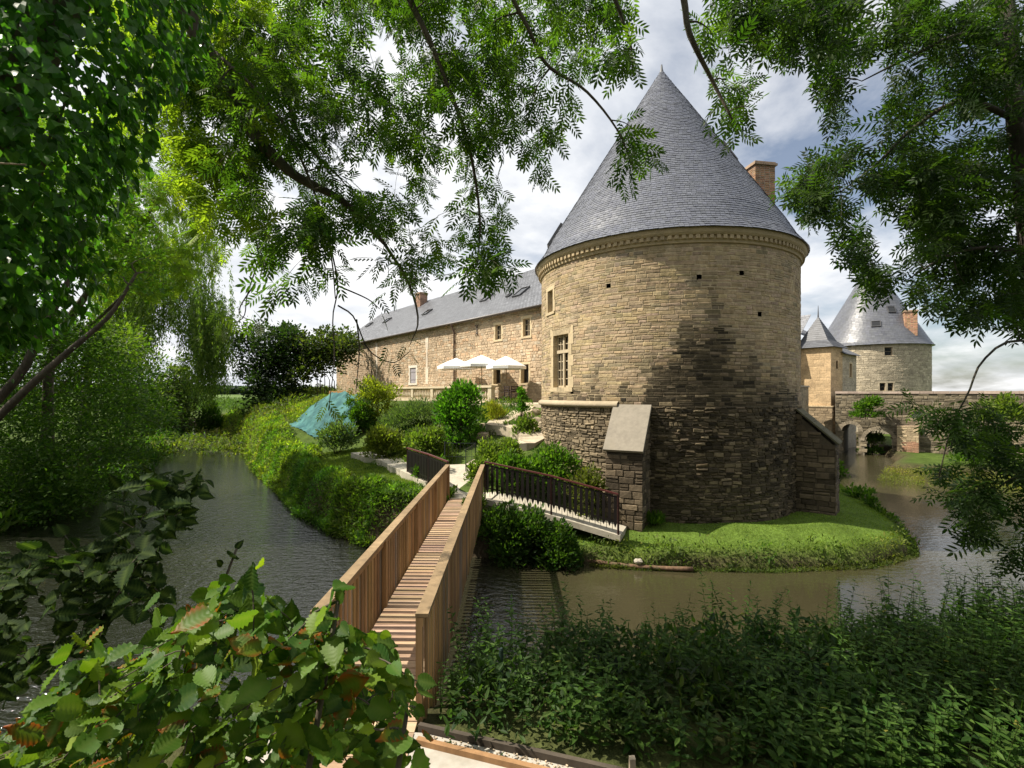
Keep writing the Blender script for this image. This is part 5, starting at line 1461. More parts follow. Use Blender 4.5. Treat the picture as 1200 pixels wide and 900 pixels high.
tr = [limb([(-24.0, 18.0, g, 0), (-60, 500, 19), (-20, 430, 19), (20, 390, 19)], .2, .05, 12)]
bank_tree('dense dark green bush tree hanging low over the canal edge', [([(-120, 360), (20, 380), (90, 375), (150, 420), (188, 450), (196, 495), (165, 525), (150, 560), (95, 600), (40, 640), (-120, 640)], 1)], 520, 16, 22, .16, DARK_P, tr, 202, cr=.75, per=85)
tr = [limb([(-31, 32, g, 0), (60, 470, 29), (100, 430, 29), (140, 415, 29)], .16, .05, 12)]
bank_tree('sunlit rounded green tree on the bank between the dark bush and the willow', [([(20, 380), (95, 385), (150, 385), (188, 425), (194, 470), (185, 505), (120, 510), (20, 500)], 1)], 210, 26, 32, .22, ((.045, .085, .014), (.12, .165, .026)), tr, 203, cr=1.15, mat='leaf', per=85)
tr = [limb([(-38, 50, g, 0), (170, 500, 49), (195, 470, 49), (205, 440, 49)], .2, .06, 12)]
bank_tree('low dark rounded bush tree at the bend of the canal', [([(150, 450), (215, 440), (236, 460), (240, 505), (225, 512), (150, 510)], 1)], 90, 47, 52, .3, ((.018, .034, .009), (.05, .07, .016)), tr, 204, cr=1.2, per=95)
tr = [limb([(-33, 24, g, 0), (-160, 420, 26), (-120, 350, 26), (-90, 300, 26)], .25, .08, 12)]
bank_tree('tall dark tree filling the left edge behind the slanting trunks', [([(-260, 200), (-40, 200), (60, 300), (90, 400), (60, 480), (-260, 500)], 1)], 260, 25, 33, .24, DARK_P, tr, 206, cr=1.25, per=85)
# weeping willow
q = np.random.default_rng(205)
wil = tag(empty('weeping_willow', (-38.5, 47.0, 1.1)), 'weeping willow trailing long hanging strands over the canal', 'tree', 'trees along the west bank')
sk = [limb([(-40.5, 46, 1.1, 0), (110, 400, 46), (150, 330, 46), (195, 290, 46)], .4, .1, 16), limb([(150, 330, 46), (190, 310, 46), (230, 330, 46), (258, 355, 46)], .14, .04, 12), limb([(150, 330, 46), (160, 280, 46), (200, 255, 46)], .14, .05, 10)]
tops = np.concatenate([targets_in(q, [(120, 250), (200, 225), (262, 300), (268, 390), (235, 405), (200, 380), (175, 400), (140, 410), (110, 380)], 230, 43, 50, gap=-2), targets_in(q, [(228, 330), (262, 350), (268, 395), (228, 400)], 40, 44, 48, gap=-2)])
bm_, dirs, st = grow(wil, 'trunk', sk, tops, q, .04); bm_.build('trunk', M['bark'], wil, True)
pos, dd_ = [], []
for t in tops:
    px_ = CX + t[0] / t[1] * F_PX; lim = np.interp(px_, [100, 150, 170, 195, 215, 228, 250, 258, 266, 275], [470, 445, 415, 385, 395, 470, 480, 455, 410, 400])
    zlim = EYE + (HY - lim) / F_PX * t[1]
    for k in range(4):
        x0 = t + q.normal(size=3) * .6; Lh = min(max(.6, x0[2] - zlim - q.uniform(-.3, 1.5)), 7)
        m_ = int(Lh * 11)
        s = q.uniform(0, 1, m_)
        sway = q.normal(size=2) * .4
        pp = x0 + np.stack([sway[0] * s, sway[1] * s, -Lh * s], 1) + q.normal(size=(m_, 3)) * .09
        pos.append(pp); dd_.append(np.tile([0, 0, -1.0], (m_, 1)) + .45 * q.normal(size=(m_, 3)))
pos = np.concatenate(pos); dd_ = np.concatenate(dd_); m_ = len(pos); l = .34 * q.uniform(.6, 1.3, m_)
mb = MB(); leaves(mb, pos, dd_, rand_dir(q, m_), l, l * .26, palette(q, m_, (.06, .105, .02), (.15, .20, .045)), T_DIAMOND); mb.build('crown', M['leaf'], wil)
shrub('pale feathery willow bush rising behind the dark bush at the canal bend', 212, 425, 20, 26, 56, 2600, .34, ((.08, .11, .03), (.15, .18, .06)), seed=33, k=12)
shrub('dark rounded bush overhanging the far end of the canal', 245, 492, 18, 22, 51, 2600, .3, DARK_P, seed=34, k=10)
# fields: maize rows, far woods
q = np.random.default_rng(31)
n = 16000; x = q.uniform(-75, -28, n); y = np.round(q.uniform(72, 112, n) / .75) * .75; z = ground_z(x, y); hgt = q.uniform(.2, 1.75, n)
mb = MB(); leaves(mb, np.stack([x + q.normal(size=n) * .08, y + q.normal(size=n) * .05, z + hgt * q.uniform(.3, 1, n)], 1), np.stack([q.normal(size=n), q.normal(size=n) * .5, np.full(n, .8)], 1), rand_dir(q, n), .55, .12, palette(q, n, (.05, .10, .02), (.10, .17, .04)), T_DIAMOND)
tag(mb.build('maize', M['grass']), kind='stuff')
q = np.random.default_rng(32); n = 16000
x = q.uniform(-900, 300, n); x = np.where(q.uniform(0, 1, n) < .7, q.uniform(-560, -260, n), x); y = 640 + 60 * vnoise(x * .01, x * .004, 3) + q.uniform(0, 60, n); z = ground_z(x, y) + q.uniform(0, 1, n) * (9 + 4 * vnoise(x * .03, x * .02, 8))
mb = MB(); leaves(mb, np.stack([x, y, z], 1), rand_dir(q, n), rand_dir(q, n), 4.5, 4, palette(q, n, (.022, .040, .030), (.045, .065, .045)), T_OVAL)  # distance haze is put into the bluish leaf colour
tag(mb.build('woodland', M['leaf']), kind='stuff')

# ------------------------------------------------------------------ ivy-grown hedge at the end of the wing
q = np.random.default_rng(41)
hg = tag(empty('hedge', P(340, 480, 44)), 'tall dark ivy-grown wall of evergreens beyond the slope', 'hedge')
cl = targets_in(q, [(284, 400), (300, 390), (345, 395), (352, 402), (358, 440), (350, 478), (300, 500), (292, 470), (290, 430)], 90, 42, 47, gap=-9); C4 = np.concatenate([cl, q.uniform(.8, 1.3, (90, 1))], 1)
n = 15000; p, o = clump_leaves(q, C4, n, .5); d = nrm(o + .6 * rand_dir(q, n)); l = .30 * q.uniform(.6, 1.2, n)
mb = MB(); leaves(mb, p, d, nrm(o + [0, 0, .5]), l, l * .7, palette(q, n, (.012, .028, .010), (.035, .055, .018)), T_OVAL); mb.build('foliage', M['leaf'], hg)
cl = targets_in(q, [(345, 405), (372, 396), (412, 398), (408, 425), (372, 445), (350, 460)], 46, 41, 45, gap=-9); C4 = np.concatenate([cl, q.uniform(.7, 1.2, (46, 1))], 1)
hg2 = tag(empty('bush', P(380, 440, 43)), 'brownish green climbing bush covering the far corner of the wing', 'shrub')
n = 7000; p, o = clump_leaves(q, C4, n, .5); d = nrm(o + .6 * rand_dir(q, n)); l = .30 * q.uniform(.6, 1.2, n)
mb = MB(); leaves(mb, p, d, nrm(o + [0, 0, .5]), l, l * .7, palette(q, n, (.022, .042, .012), (.075, .085, .025)), T_OVAL); mb.build('foliage', M['leaf'], hg2)
mb = MB(); b_ = P(380, 462, 43)
for k in range(5): tube(mb, smoothpath([b_ + [k * .3 - .6, 0, -1], b_ + [k * .35 - .7, .1, 1.5], cl[k * 7]], 8), np.linspace(.05, .02, 8), 5, (.07, .055, .04))
mb.build('stem', M['bark'], hg2, True)

# ------------------------------------------------------------------ garden shrubs
YG = ((.12, .145, .018), (.25, .26, .04)); BR = ((.045, .115, .015), (.10, .20, .03)); SOFT = ((.065, .105, .022), (.16, .20, .045)); GREY = ((.05, .085, .035), (.11, .145, .065))
shrub('big round bright green laurel in front of the balustrade', 537, 478, 32, 37, 20.5, 5200, .17, BR, T_OVAL, 'leaf_gloss', 1, k=16, group=None)
shrub('golden green shrub left of the long balustrade', 443, 463, 27, 24, 29, 3600, .17, YG, T_OVAL, 'leaf', 2, k=14)
shrub('dark green shrub under the golden one beside the tarpaulin', 424, 487, 17, 20, 28, 2400, .16, DARK_P, T_OVAL, 'leaf', 3, k=9)
shrub('dark conifer bush leaning over the tarpaulin edge', 408, 480, 11, 19, 28.5, 1700, .18, DARK_P, T_DIAMOND, 'leaf', 4, k=8, wl=.3)
shrub('grey green spreading juniper below the balustrade', 497, 484, 38, 15, 25.5, 5200, .20, GREY, T_DIAMOND, 'leaf', 5, k=22, wl=.16, rs=(.5, .8))
shrub('second grey green juniper mat below the golden shrub', 468, 492, 26, 12, 25.5, 3000, .20, GREY, T_DIAMOND, 'leaf', 6, k=14, wl=.16, rs=(.5, .8))
shrub('bluish green mound of low foliage below the tarpaulin', 396, 508, 24, 11, 24.5, 2600, .15, GREY, T_OVAL, 'leaf', 7, k=12, rs=(.5, .9))
shrub('pale yellow green shrub in the middle of the slope', 452, 516, 28, 20, 21.5, 3600, .15, ((.075, .10, .016), (.16, .175, .035)), T_OVAL, 'leaf', 8, k=14)
shrub('light green hydrangea bush between the yellow shrub and the laurel', 503, 515, 28, 19, 19.0, 3200, .15, SOFT, T_OVAL, 'leaf', 9, k=14)
shrub('yellow broom tuft under the short balustrade', 579, 479, 15, 12, 22.5, 1400, .22, ((.14, .15, .02), (.26, .25, .04)), T_DIAMOND, 'leaf', 10, k=8, wl=.13, up=1.2)
shrub('slim young shrub on a stake beside the terrace end', 611, 473, 7, 24, 20.6, 1100, .13, BR, T_OVAL, 'leaf', 11, k=7)
shrub('small tufted plants on the boulder bed by the tower', 616, 494, 16, 10, 19.2, 900, .14, SOFT, T_OVAL, 'leaf', 12, k=6)
shrub('loose leafy shrub behind the start of the ramp railing', 585, 524, 30, 13, 16.8, 2600, .13, SOFT, T_OVAL, 'leaf', 13, k=12)
shrub('dark leafy shrub just behind the ramp railing', 608, 552, 36, 19, 15.6, 3400, .13, MID_P, T_OVAL, 'leaf', 14, k=14, depth=.55)
shrub('bushy green shrub at the foot of the tower wall', 648, 545, 34, 22, 15.8, 3400, .13, MID_P, T_OVAL, 'leaf', 15, k=14, depth=.8)
shrub('yellow green spreading shrub next to the garden side buttress', 688, 562, 26, 19, 14.6, 2600, .12, ((.06, .075, .016), (.13, .135, .035)), T_OVAL, 'leaf', 16, k=12, depth=.6)
shrub('dark shrub behind the left iron railing', 505, 553, 20, 20, 17.2, 2200, .13, DARK_P, T_OVAL, 'leaf', 17, k=10, depth=.5)
shrub('small spreading plant trailing by the garden gate', 560, 545, 16, 12, 15.9, 900, .12, SOFT, T_OVAL, 'leaf', 18, k=7)
shrub('large leafy bush filling the bank under the ramp', 606, 615, 50, 30, 13.25, 5600, .13, ((.022, .055, .012), (.07, .115, .022)), T_OVAL, 'leaf', 19, k=20, depth=.75, rs=(.4, .6))
shrub('smaller leafy bush at the waterline below the ramp', 654, 632, 32, 24, 12.9, 2800, .12, ((.022, .055, .012), (.07, .115, .022)), T_OVAL, 'leaf', 20, k=12, depth=.55)
shrub('loose green weeds at the bridge end by the ramp', 556, 600, 15, 28, 13.7, 1500, .12, SOFT, T_OVAL, 'leaf', 21, k=9)
shrub('thin bare-tipped bush on the water edge behind the lawn', 1008, 588, 18, 17, 19.0, 420, .14, MID_P, T_OVAL, 'leaf', 22, k=9)
shrub('low dark bush drooping into the moat at the lawn tip', 1032, 606, 17, 9, 17.5, 700, .14, DARK_P, T_OVAL, 'leaf', 23, k=8)
shrub('small fern at the foot of the dark tower wall', 766, 606, 12, 9, 14.2, 260, .2, MID_P, T_DIAMOND, 'leaf', 24, k=4, wl=.3, up=1)
shrub('ivy clump spilling over the bridge parapet beside the gatehouse', 1016, 478, 20, 13, 34.6, 1700, .2, MID_P, T_OVAL, 'leaf', 25, k=8, depth=.7, base=1.5)
shrub('yellowish bush growing on the right end of the stone bridge', 1175, 480, 32, 17, 27.2, 2000, .2, SOFT, T_OVAL, 'leaf', 26, k=10, depth=.9, base=1.0)
shrub('green bush at the foot of the stone bridge', 1140, 520, 24, 14, 28.0, 1500, .2, MID_P, T_OVAL, 'leaf', 27, k=9, depth=.9)
shrub('grassy bush between the arch and the brick pier', 1020, 517, 15, 17, 36.5, 1500, .2, MID_P, T_DIAMOND, 'leaf', 28, k=9, base=.1)
shrub('leafy weeds at the base of the curtain wall by the arch', 983, 548, 13, 12, 27, 900, .16, MID_P, T_OVAL, 'leaf', 29, k=7)

# unseen wood added behind the viewer to cut sky light on tower and bank
q = np.random.default_rng(91); n = 16000
x = q.uniform(-45, 45, n); y = -10 - q.uniform(0, 12, n); z = 1.2 + q.uniform(0, 1, n) ** .8 * (17 + 3 * vnoise(x * .25, y * .2, 9))
mb = MB(); leaves(mb, np.stack([x, y, z], 1), rand_dir(q, n), rand_dir(q, n), 1.1, .8, palette(q, n, (.02, .04, .01), (.06, .09, .018)), T_OVAL)
tag(mb.build('woodland', M['leaf']), kind='stuff')

# bank undergrowth (uncountable): weeds along the shores
def undergrowth(name, seed, n, region, hmax, L, pal, tpl=T_OVAL, wl=.42):
    """leafy weeds; region gives candidate x, y; height follows a clumpy noise"""
    q = np.random.default_rng(seed)
    x, y = region(q, n)
    d_ = shore_dist(x, y); gz = ground_z(x, y, d_)
    cl = .68 + .22 * vnoise(x * 1.1, y * 1.1, seed) + .22 * vnoise(x * 3.3, y * 3.3, seed + 1)
    h = np.clip(cl, .15, 1.3) * hmax
    u = q.uniform(0, 1, n) ** .6
    p = np.stack([x, y, np.maximum(gz, -.05) + u * h], 1)
    d = nrm(rand_dir(q, n) * .8 + np.array([0, 0, .55])); nv = nrm(np.array([0, 0, 1.0]) + .6 * rand_dir(q, n)); l = L * q.uniform(.6, 1.3, n) * (1 + .4 * vnoise(x * 2.3, y * 2.3, seed + 8)).clip(.5, 1.7)
    mb = MB(); leaves(mb, p, d, nv, l, l * wl, palette(q, n, *pal) * (1 + .38 * vnoise(x * 1.9, y * 1.9, seed + 5) + .25 * vnoise(x * 5, y * 5, seed + 6))[:, None].clip(.4, 1.8) * np.stack([1 + .25 * vnoise(x * 1.3, y * 1.3, seed + 7), np.ones(n), np.ones(n)], 1), tpl)
    o_ = tag(mb.build(name, M['leaf']), kind='stuff'); o_['seed_'] = seed
    return o_
def along(poly, lo, hi):
    poly = np.array(poly, float)
    def f(q, n):
        seg = np.linalg.norm(np.diff(poly, axis=0), axis=1); cum = np.concatenate([[0], np.cumsum(seg)])
        s = q.uniform(0, 1, n) ** 1.0 * cum[-1]
        # nearer to the camera needs more leaves
        x = np.interp(s, cum, poly[:, 0]); y = np.interp(s, cum, poly[:, 1]); t = np.stack([np.interp(s + .5, cum, poly[:, 0]) - x, np.interp(s + .5, cum, poly[:, 1]) - y], 1)
        t = nrm(t + 1e-9); off = q.uniform(lo, hi, n)
        return x + t[:, 1] * off, y - t[:, 0] * off
    return f
ISL = WATER[19:31]
undergrowth('undergrowth', 311, 9000, along([(-1.98, 13.85), (-3.0, 14.15), (-4.2, 14.6), (-6, 16.2)], -.3, 1.1), 0.55, .13, ((.045, .095, .014), (.13, .195, .03)))
undergrowth('undergrowth', 301, 26000, along(ISL[:8][::-1][:5], -.3, 1.15), 0.5, .14, ((.05, .105, .014), (.14, .21, .032)))
undergrowth('undergrowth', 302, 24000, along([(-31.5, 52), (-22, 40), (-15.3, 29), (-10.5, 22.4)][::-1], -.3, 1.8), 0.6, .18, ((.075, .125, .016), (.19, .24, .036)))
undergrowth('undergrowth', 303, 22000, lambda q, n: ((lambda a, b_: (-22 + 11 * a + 6 * b_ - 3, 41 - 10 * a + 2 * b_))(q.uniform(0, 1, n), q.uniform(0, 1, n))), .42, .17, ((.085, .125, .016), (.20, .23, .036)))
undergrowth('undergrowth', 304, 8000, lambda q, n: (q.uniform(-6, 1.0, n), q.uniform(20, 26, n)), .22, .13, ((.04, .075, .012), (.10, .145, .025)))
undergrowth('undergrowth', 305, 9000, lambda q, n: (q.uniform(-29, -17, n), q.uniform(34, 50, n)), 1.5, .25, ((.05, .075, .015), (.13, .15, .03)))
undergrowth('undergrowth', 306, 14000, along([(-44, 62), (-39, 54), (-34, 46), (-27, 35), (-22, 26), (-18.4, 17.5), (-18.0, 10)][::-1], -.5, 2.2), 1.5, .24, DARK_P)
undergrowth('undergrowth', 307, 16000, along([(22.3, 29), (24, 27.5), (28, 26.3), (36, 23)], -.3, 6.0), .35, .14, ((.09, .105, .02), (.19, .19, .04)), T_DIAMOND, .2)
# overhanging tufts on the rim of the lawn
undergrowth('rim_weeds', 308, 9000, along([(2.1, 13.0), (3.4, 12.75), (4.5, 12.7), (6.7, 12.6), (9.4, 12.9), (11.3, 13.8), (12.3, 15.2), (13.2, 17.5)][::-1], -.22, .02), .13, .07, ((.035, .050, .012), (.10, .115, .025)))
undergrowth('rim_weeds', 312, 1500, lambda q, n: (lambda k: (np.interp(k, [0, 1, 2, 3, 4, 5, 6, 7], [2.1, 3.4, 4.5, 6.7, 9.4, 11.3, 12.3, 13.2]) + q.normal(size=n) * .12, np.interp(k, [0, 1, 2, 3, 4, 5, 6, 7], [13.1, 12.85, 12.8, 12.75, 13.05, 13.95, 15.3, 17.5]) + q.normal(size=n) * .1))(np.round(q.uniform(0, 7, n) * 4 + q.normal(size=n) * .22) / 4 + q.normal(size=n) * .03), .42, .10, ((.05, .075, .014), (.14, .17, .035)))

# lawn below the tower: short blades
q = np.random.default_rng(51); n = 130000
x = q.uniform(1.6, 15, n); y = q.uniform(12.4, 24, n); d_ = shore_dist(x, y); ok = (d_ > .03) & (np.hypot(x - TX, y - TY) > TR + .02) & (x * .8 + (19 - y) * .6 > 3.6)
x, y, d_ = x[ok], y[ok], d_[ok]; n = len(x)
hgt = .032 * q.uniform(.5, 1.5, n) * (1 + .5 * vnoise(x * 2.5, y * 2.5, 4)) * np.where(d_ < .6, 1.7, 1)
mb = MB(); leaves(mb, np.stack([x, y, ground_z(x, y, d_) - .005], 1), nrm(np.array([0, 0, 1.0]) + .8 * q.normal(size=(n, 3))), rand_dir(q, n), np.maximum(hgt, .02), .013, palette(q, n, (.095, .175, .02), (.21, .275, .045)), T_DIAMOND)
x2, y2 = q.uniform(-10.5, -2.2, 60000), q.uniform(16.5, 25, 60000); d2 = shore_dist(x2, y2); ok = d2 > 1.0; x2, y2 = x2[ok], y2[ok]; n2_ = len(x2)
leaves(mb, np.stack([x2, y2, ground_z(x2, y2) - .005], 1), nrm(np.array([0, 0, 1.0]) + .42 * q.normal(size=(n2_, 3))), rand_dir(q, n2_), .075 * q.uniform(.5, 1.5, n2_), .016, palette(q, n2_, (.085, .155, .018), (.20, .25, .04)), T_DIAMOND)
tag(mb.build('grass', M['grass']), kind='stuff')

# nettles and willowherb on the near bank
q = np.random.default_rng(61)
xs, ys = q.uniform(-.72, 10.5, 1700), q.uniform(3.6, 6.9, 1700)
edge = 4.62 - .31 * (xs + .83)
ok = (ys > edge + .12) & (shore_dist(xs, ys) > -.15); xs, ys = xs[ok], ys[ok]
mb = MB(); pos, dd_, ll, cc, ww = [], [], [], [], []
for x, y in zip(xs, ys):
    gz = float(ground_z(x, y)); gz = max(gz, .1)
    topmax = EYE - np.interp(x / y * F_PX + CX, [500, 540, 600, 680, 760, 850, 1000, 1100, 1200, 1500], [300, 292, 276, 262, 285, 290, 282, 268, 255, 240]) / F_PX * 5.1
    h = (topmax - gz) * q.uniform(.55, 1.04) + .22 * float(vnoise(x * 2.2, y * 2.2, 3)) + (0.22 if q.uniform() < .06 else 0)
    h = max(h, .35); lean = q.normal(size=2) * .10
    st = np.array([(x + lean[0] * t * t * h, y + lean[1] * t * t * h, gz + h * t) for t in np.linspace(0, 1, 5)])
    tube(mb, st, [.005, .0045, .004, .003, .0015], 3, (.06, .085, .025), cap=False)
    kind_ = float(vnoise(x * 1.3, y * 1.3, 77)) + q.normal() * .25
    narrow = kind_ > .6; sc = .62 if kind_ < -.45 else 1.0; lum = q.uniform(.75, 1.35) * (1.35 if narrow else 1)
    k = int(h / (.042 if narrow else .058))
    for i in range(k):
        t = .12 + .88 * i / k; p = np.array([np.interp(t, np.linspace(0, 1, 5), st[:, a]) for a in range(3)])
        a = (i % 2) * 1.57 + q.uniform(-.35, .35) + x * 7
        for sg in (0, math.pi):
            pos.append(p); dd_.append((math.cos(a + sg), math.sin(a + sg), q.uniform(-.25, .45))); ll.append(.125 * sc * q.uniform(.7, 1.2) * (1 - .55 * t ** 3)); cc.append(lum); ww.append(.22 if narrow else .44)
n = len(pos)
cols = palette(q, n, (.028, .066, .011), (.070, .125, .022)); yl = q.uniform(0, 1, n) < .006; cols[yl] = (.22, .20, .04)
ll = np.array(ll)
leaves(mb, np.array(pos), np.array(dd_), nrm(np.array([0, 0, 1.0]) + .3 * rand_dir(q, n)), ll, ll * np.array(ww), cols * np.array(cc)[:, None], T_OVAL)
tag(mb.build('nettles', M['leaf']), kind='stuff')
undergrowth('undergrowth', 310, 9000, lambda q, n: (q.uniform(-.6, 9, n), q.uniform(4.2, 6.6, n)), .55, .10, ((.018, .04, .01), (.05, .08, .02)))

# ------------------------------------------------------------------ the tree on the right
q = np.random.default_rng(71)
rt = tag(empty('ash_tree', (7.0, 5.9, 1.2)), 'dark leafy ash tree at the right edge with a bare upright trunk', 'tree')
sk = [limb([(7.1, 5.8, 1.0, 0), (7.0, 6.0, 3.6, 0), (1212, 300, 6.3), (1202, 230, 6.3), (1190, 130, 6.3), (1184, 60, 6.3), (1175, -60, 6.3), (1160, -180, 6.3)], .15, .06, 34),
      limb([(1190, 140, 6.3), (1130, 118, 6.2), (1070, 150, 6.1), (1030, 190, 6.0), (985, 225, 6.0)], .04, .007, 18),
      limb([(1184, 60, 6.3), (1130, 40, 6.0), (1060, 70, 5.8), (1010, 95, 5.7)], .035, .007, 16),
      limb([(1202, 220, 6.3), (1160, 200, 6.4), (1100, 210, 6.5), (1040, 215, 6.6)], .03, .006, 14),
      limb([(1212, 300, 6.3), (1160, 290, 6.0), (1110, 300, 5.9), (1060, 330, 5.9)], .035, .006, 14),
      limb([(1160, -180, 6.3), (1000, -110, 5.2), (930, -40, 5.0), (890, 10, 5.0)], .05, .008, 18),
      limb([(7.0, 6.0, 3.6, 0), (1230, 420, 6.0), (1185, 400, 5.9), (1150, 425, 5.8), (1135, 460, 5.8), (1115, 500, 5.8), (1100, 560, 5.8)], .02, .006, 18),
      limb([(7.05, 5.9, 2.6, 0), (1260, 560, 5.8), (1190, 560, 5.7), (1150, 590, 5.7)], .03, .006, 14)]
R1 = [(905, -30), (1240, -60), (1240, 395), (1150, 385), (1130, 375), (1085, 352), (1030, 350), (985, 318), (978, 270), (930, 258), (920, 205), (960, 178), (975, 130), (950, 90), (890, 60), (860, 20)]
tg = np.concatenate([targets_in(q, R1, 520, 5.4, 8.6, gap=-.36, gs=.032, seed=27), targets_in(q, [(820, -40), (1010, -50), (985, 60), (910, 75), (850, 40)], 34, 4.4, 5.4, gap=-1), targets_in(q, [(1040, 200), (1230, 120), (1230, 380), (1120, 350)], 130, 5.8, 8.2, gap=-.6, gs=.03, seed=5),
                     targets_in(q, [(1080, 465), (1130, 455), (1165, 480), (1240, 500), (1240, 660), (1190, 672), (1140, 640), (1118, 590), (1090, 575), (1085, 540), (1110, 520), (1065, 500), (1045, 470)], 80, 5.4, 7.0, gap=-.75, gs=.03, seed=6)])
bm_, dirs, st = grow(rt, 'limbs', sk, tg, q, .009, c=(.05, .042, .032)); bm_.build('limbs', M['bark'], rt, True)
mb = MB(); ash_sprays(mb, q, tg, dirs, (7, 11), (.17, .28), ((.013, .030, .008), (.042, .072, .018)), tpl=T_ASH_S, hang=.35, wscale=1.5); mb.build('crown', M['leaf_ash'], rt)

# ------------------------------------------------------------------ beech bush beside the camera, dark alder twigs behind it
def big_leaf_bush(label, poly, n, Y0, Y1, roots, L, seed, pal, red=.1, mat='leaf_big', name='beech_bush', group=None, yellow=.15):
    q = np.random.default_rng(seed)
    tgs = targets_in(q, poly, n, Y0, Y1, gap=-9)
    tgs = np.concatenate([tgs, np.array([rt_[-1] for rt_ in roots], float)])
    sk = [(smoothpath(rt_, 14), np.linspace(.016, .006, 14)) for rt_ in roots]
    root = tag(empty(name, roots[0][0]), label, 'bush', group)
    bm_, dirs, st = grow(root, 'stems', sk, tgs, q, .006, droop=.05)
    bm_.build('stem', M['bark'], root, True)
    pos, d, nv = [], [], []
    for t, td in zip(tgs, dirs):
        k = q.integers(3, 6); sd = nrm(np.cross(td, [.1, .2, 1]))
        for i in range(k):
            sg = 1 if i % 2 else -1
            pos.append(t - td * (.05 * i)); o = td * (.9 if i == 0 else .45) + sd * sg * (0 if i == 0 else .9) + np.array([0, -.25, .05]); d.append(o + .25 * q.normal(size=3)); nv.append(nrm(np.array([-.1, -.75, .8]) + .45 * q.normal(size=3)))
    m_ = len(pos); l = L * (.5 + .7 * q.uniform(0, 1, m_) ** 1.2)
    col = palette(q, m_, *pal, var=.2)
    col[q.uniform(0, 1, m_) < yellow] *= np.array([1.9, 1.45, .9])
    mb = MB(); leaves(mb, np.array(pos), np.array(d), np.array(nv), l, l * .82, col, T_PLEAT)
    # autumn rims and tips on some leaves
    C = mb.c[-1]; k = len(T_PLEAT[0]); C3 = C.reshape(m_, k, 3)
    tv = T_PLEAT[0]; rim = np.clip(np.abs(tv[:, 0]) / .46, 0, 1) ** 3 * .8 + np.clip((tv[:, 1] - .62) / .38, 0, 1) * .7
    sel = q.uniform(0, 1, m_) < red
    amt = np.clip(rim[None] * q.uniform(.5, 1.9, (m_, 1)), 0, 1)[..., None] * sel[:, None, None]
    vein = np.clip(np.exp(-(tv[:, 0] / .05) ** 2) * .55 + .22 * (np.arange(len(tv)) // 5 % 2), 0, 1)[None, :, None] * .6
    C3[:] = C3 * (1 - vein) + np.array([.12, .17, .04]) * vein
    C3[:] = C3 * (1 - amt) + np.array([.30, .075, .018]) * amt
    mb.build('foliage', M[mat], root, True)
    return root
roots = [[(-.95, 1.15, 1.4), (-.75, 1.2, 2.6), (-.55, 1.25, 3.5), (-.5, 1.4, 4.0)], [(-1.1, 1.3, 1.4), (-1.0, 1.4, 2.6), (-.95, 1.5, 3.4), (-1.0, 1.65, 3.85)], [(-.9, 1.2, 1.4), (-.5, 1.2, 2.7), (-.32, 1.25, 3.5), (-.28, 1.3, 3.75)]]
BP = [(-40, 885), (40, 835), (105, 775), (150, 765), (220, 725), (262, 690), (300, 690), (340, 715), (390, 740), (440, 745), (490, 775), (492, 830), (470, 880), (440, 960), (-40, 960)]
big_leaf_bush('beech bush with yellow green leaves and red tips beside the bridge', BP, 420, 1.25, 2.0, roots, .076, 81, ((.018, .064, .008), (.095, .190, .018)), red=.11, yellow=.3)
roots = [[(-2.4, 2.2, 1.3), (-2.2, 2.3, 2.6), (-2.0, 2.4, 3.5), (-1.8, 2.6, 3.9)], [(-1.9, 2.3, 1.3), (-1.8, 2.4, 2.5), (-1.6, 2.5, 3.3), (-1.5, 2.65, 3.75)], [(-1.7, 2.2, 1.3), (-1.6, 2.3, 2.4), (-1.45, 2.4, 3.0)]]
DB = [(-40, 660), (40, 640), (110, 610), (150, 560), (205, 548), (262, 545), (268, 560), (235, 575), (228, 600), (185, 650), (200, 715), (150, 745), (60, 790), (-40, 850)]
big_leaf_bush('dark shadowed bush of broad leaves over the water left of the beech', DB, 170, 2.1, 3.0, roots, .10, 82, ((.008, .020, .007), (.020, .040, .013)), red=0, mat='leaf_dark', name='alder_bush', yellow=0)

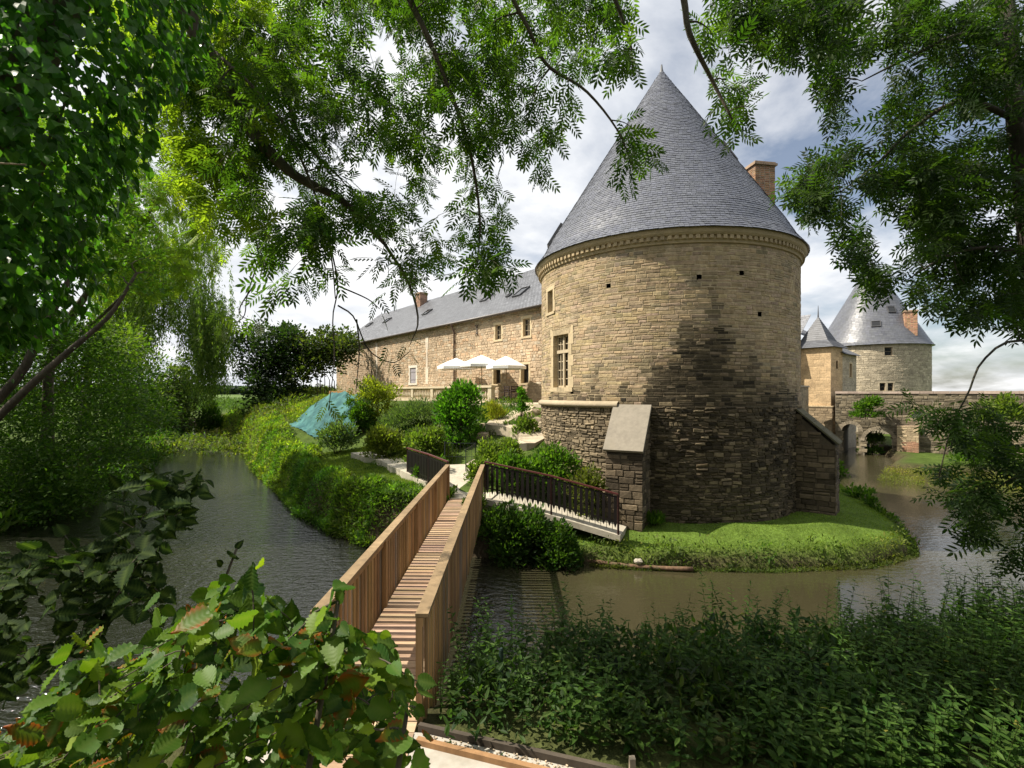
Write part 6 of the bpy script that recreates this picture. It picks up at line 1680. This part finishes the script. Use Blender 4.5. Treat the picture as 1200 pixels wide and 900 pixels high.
# leaves and scum drifting on the moat
q = np.random.default_rng(95); n = 900
x, y = q.uniform(-16, 14, n), q.uniform(5, 30, n); d_ = shore_dist(x, y); ok = (d_ < -.05) & ((vnoise(x * .8, y * .8, 12) > .25) | (d_ > -.5)); x, y = x[ok], y[ok]; n = len(x)
dd_ = q.normal(size=(n, 3)); dd_[:, 2] *= .03
mb = MB(); leaves(mb, np.stack([x, y, np.full(n, .012)], 1), dd_, np.tile([0, 0, 1.0], (n, 1)) + .05 * q.normal(size=(n, 3)), .05 * q.uniform(.5, 1.4, n), .03, palette(q, n, (.10, .10, .03), (.28, .22, .08)), T_OVAL)
tag(mb.build('floating_leaves', M['leaf']), kind='stuff')

# labels of the setting and of the uncountable plants
SETTING = {'ground': ('grassy and earthy ground of the island, banks and fields', 'ground'), 'water': ('brown green rippled moat water round the island', 'water'),
    'terrace': ('pale stone terrace along the wing under the parasols', 'terrace'), 'landing': ('concrete landing where the footbridge meets the island', 'landing'),
    'ramp': ('concrete ramp sloping from the bridge to the lawn', 'ramp'), 'garden_path': ('pale winding garden path climbing to the terrace', 'path'),
    'garden_path.001': ('pale path leading left from the landing to the lawn', 'path'), 'pavement': ('light concrete pavement at the near end of the bridge', 'pavement'),
    'gravel': ('loose gravel swept against the dark edging board', 'gravel'), 'maize': ('bright green maize rows in the field beyond the canal', 'crop'),
    'woodland': ('dark woods on the far horizon tinted blue for haze', 'woods'), 'woodland.001': ('unseen dark wood added behind the viewer to block sky light', 'woods'),
    'grass': ('short bright lawn grass below the tower and beside the canal', 'grass'), 'nettles': ('dense dark green nettles covering the near bank', 'nettles'),
    'rim_weeds': ('low weeds hanging over the lawn edge into the moat', 'weeds'), 'rim_weeds.001': ('scattered taller tufts along the lawn edge', 'weeds'),
    'floating_leaves': ('small fallen leaves drifting on the moat', 'leaves')}
UNDER = {'311': 'lush weeds on the island bank beside the footbridge', '301': 'leafy weeds along the island bank of the left canal', '302': 'yellow green tall weeds on the farther island bank',
    '303': 'bright weeds on the slope below the tarpaulin', '304': 'low ground cover between the garden shrubs', '305': 'rough weeds on the slope towards the ivy-grown hedge',
    '306': 'dark undergrowth along the shaded west bank', '307': 'yellowish rough grass in front of the stone bridge', '310': 'low dark weeds at the foot of the nettles'}
for o in list(bpy.data.objects):
    if o.name in SETTING: tag(o, *SETTING[o.name])
    elif o.get('seed_') is not None and not o.get('label'): tag(o, UNDER.get(str(o['seed_']), 'leafy weeds'), 'weeds')
    if o.get('seed_') is not None: del o['seed_']
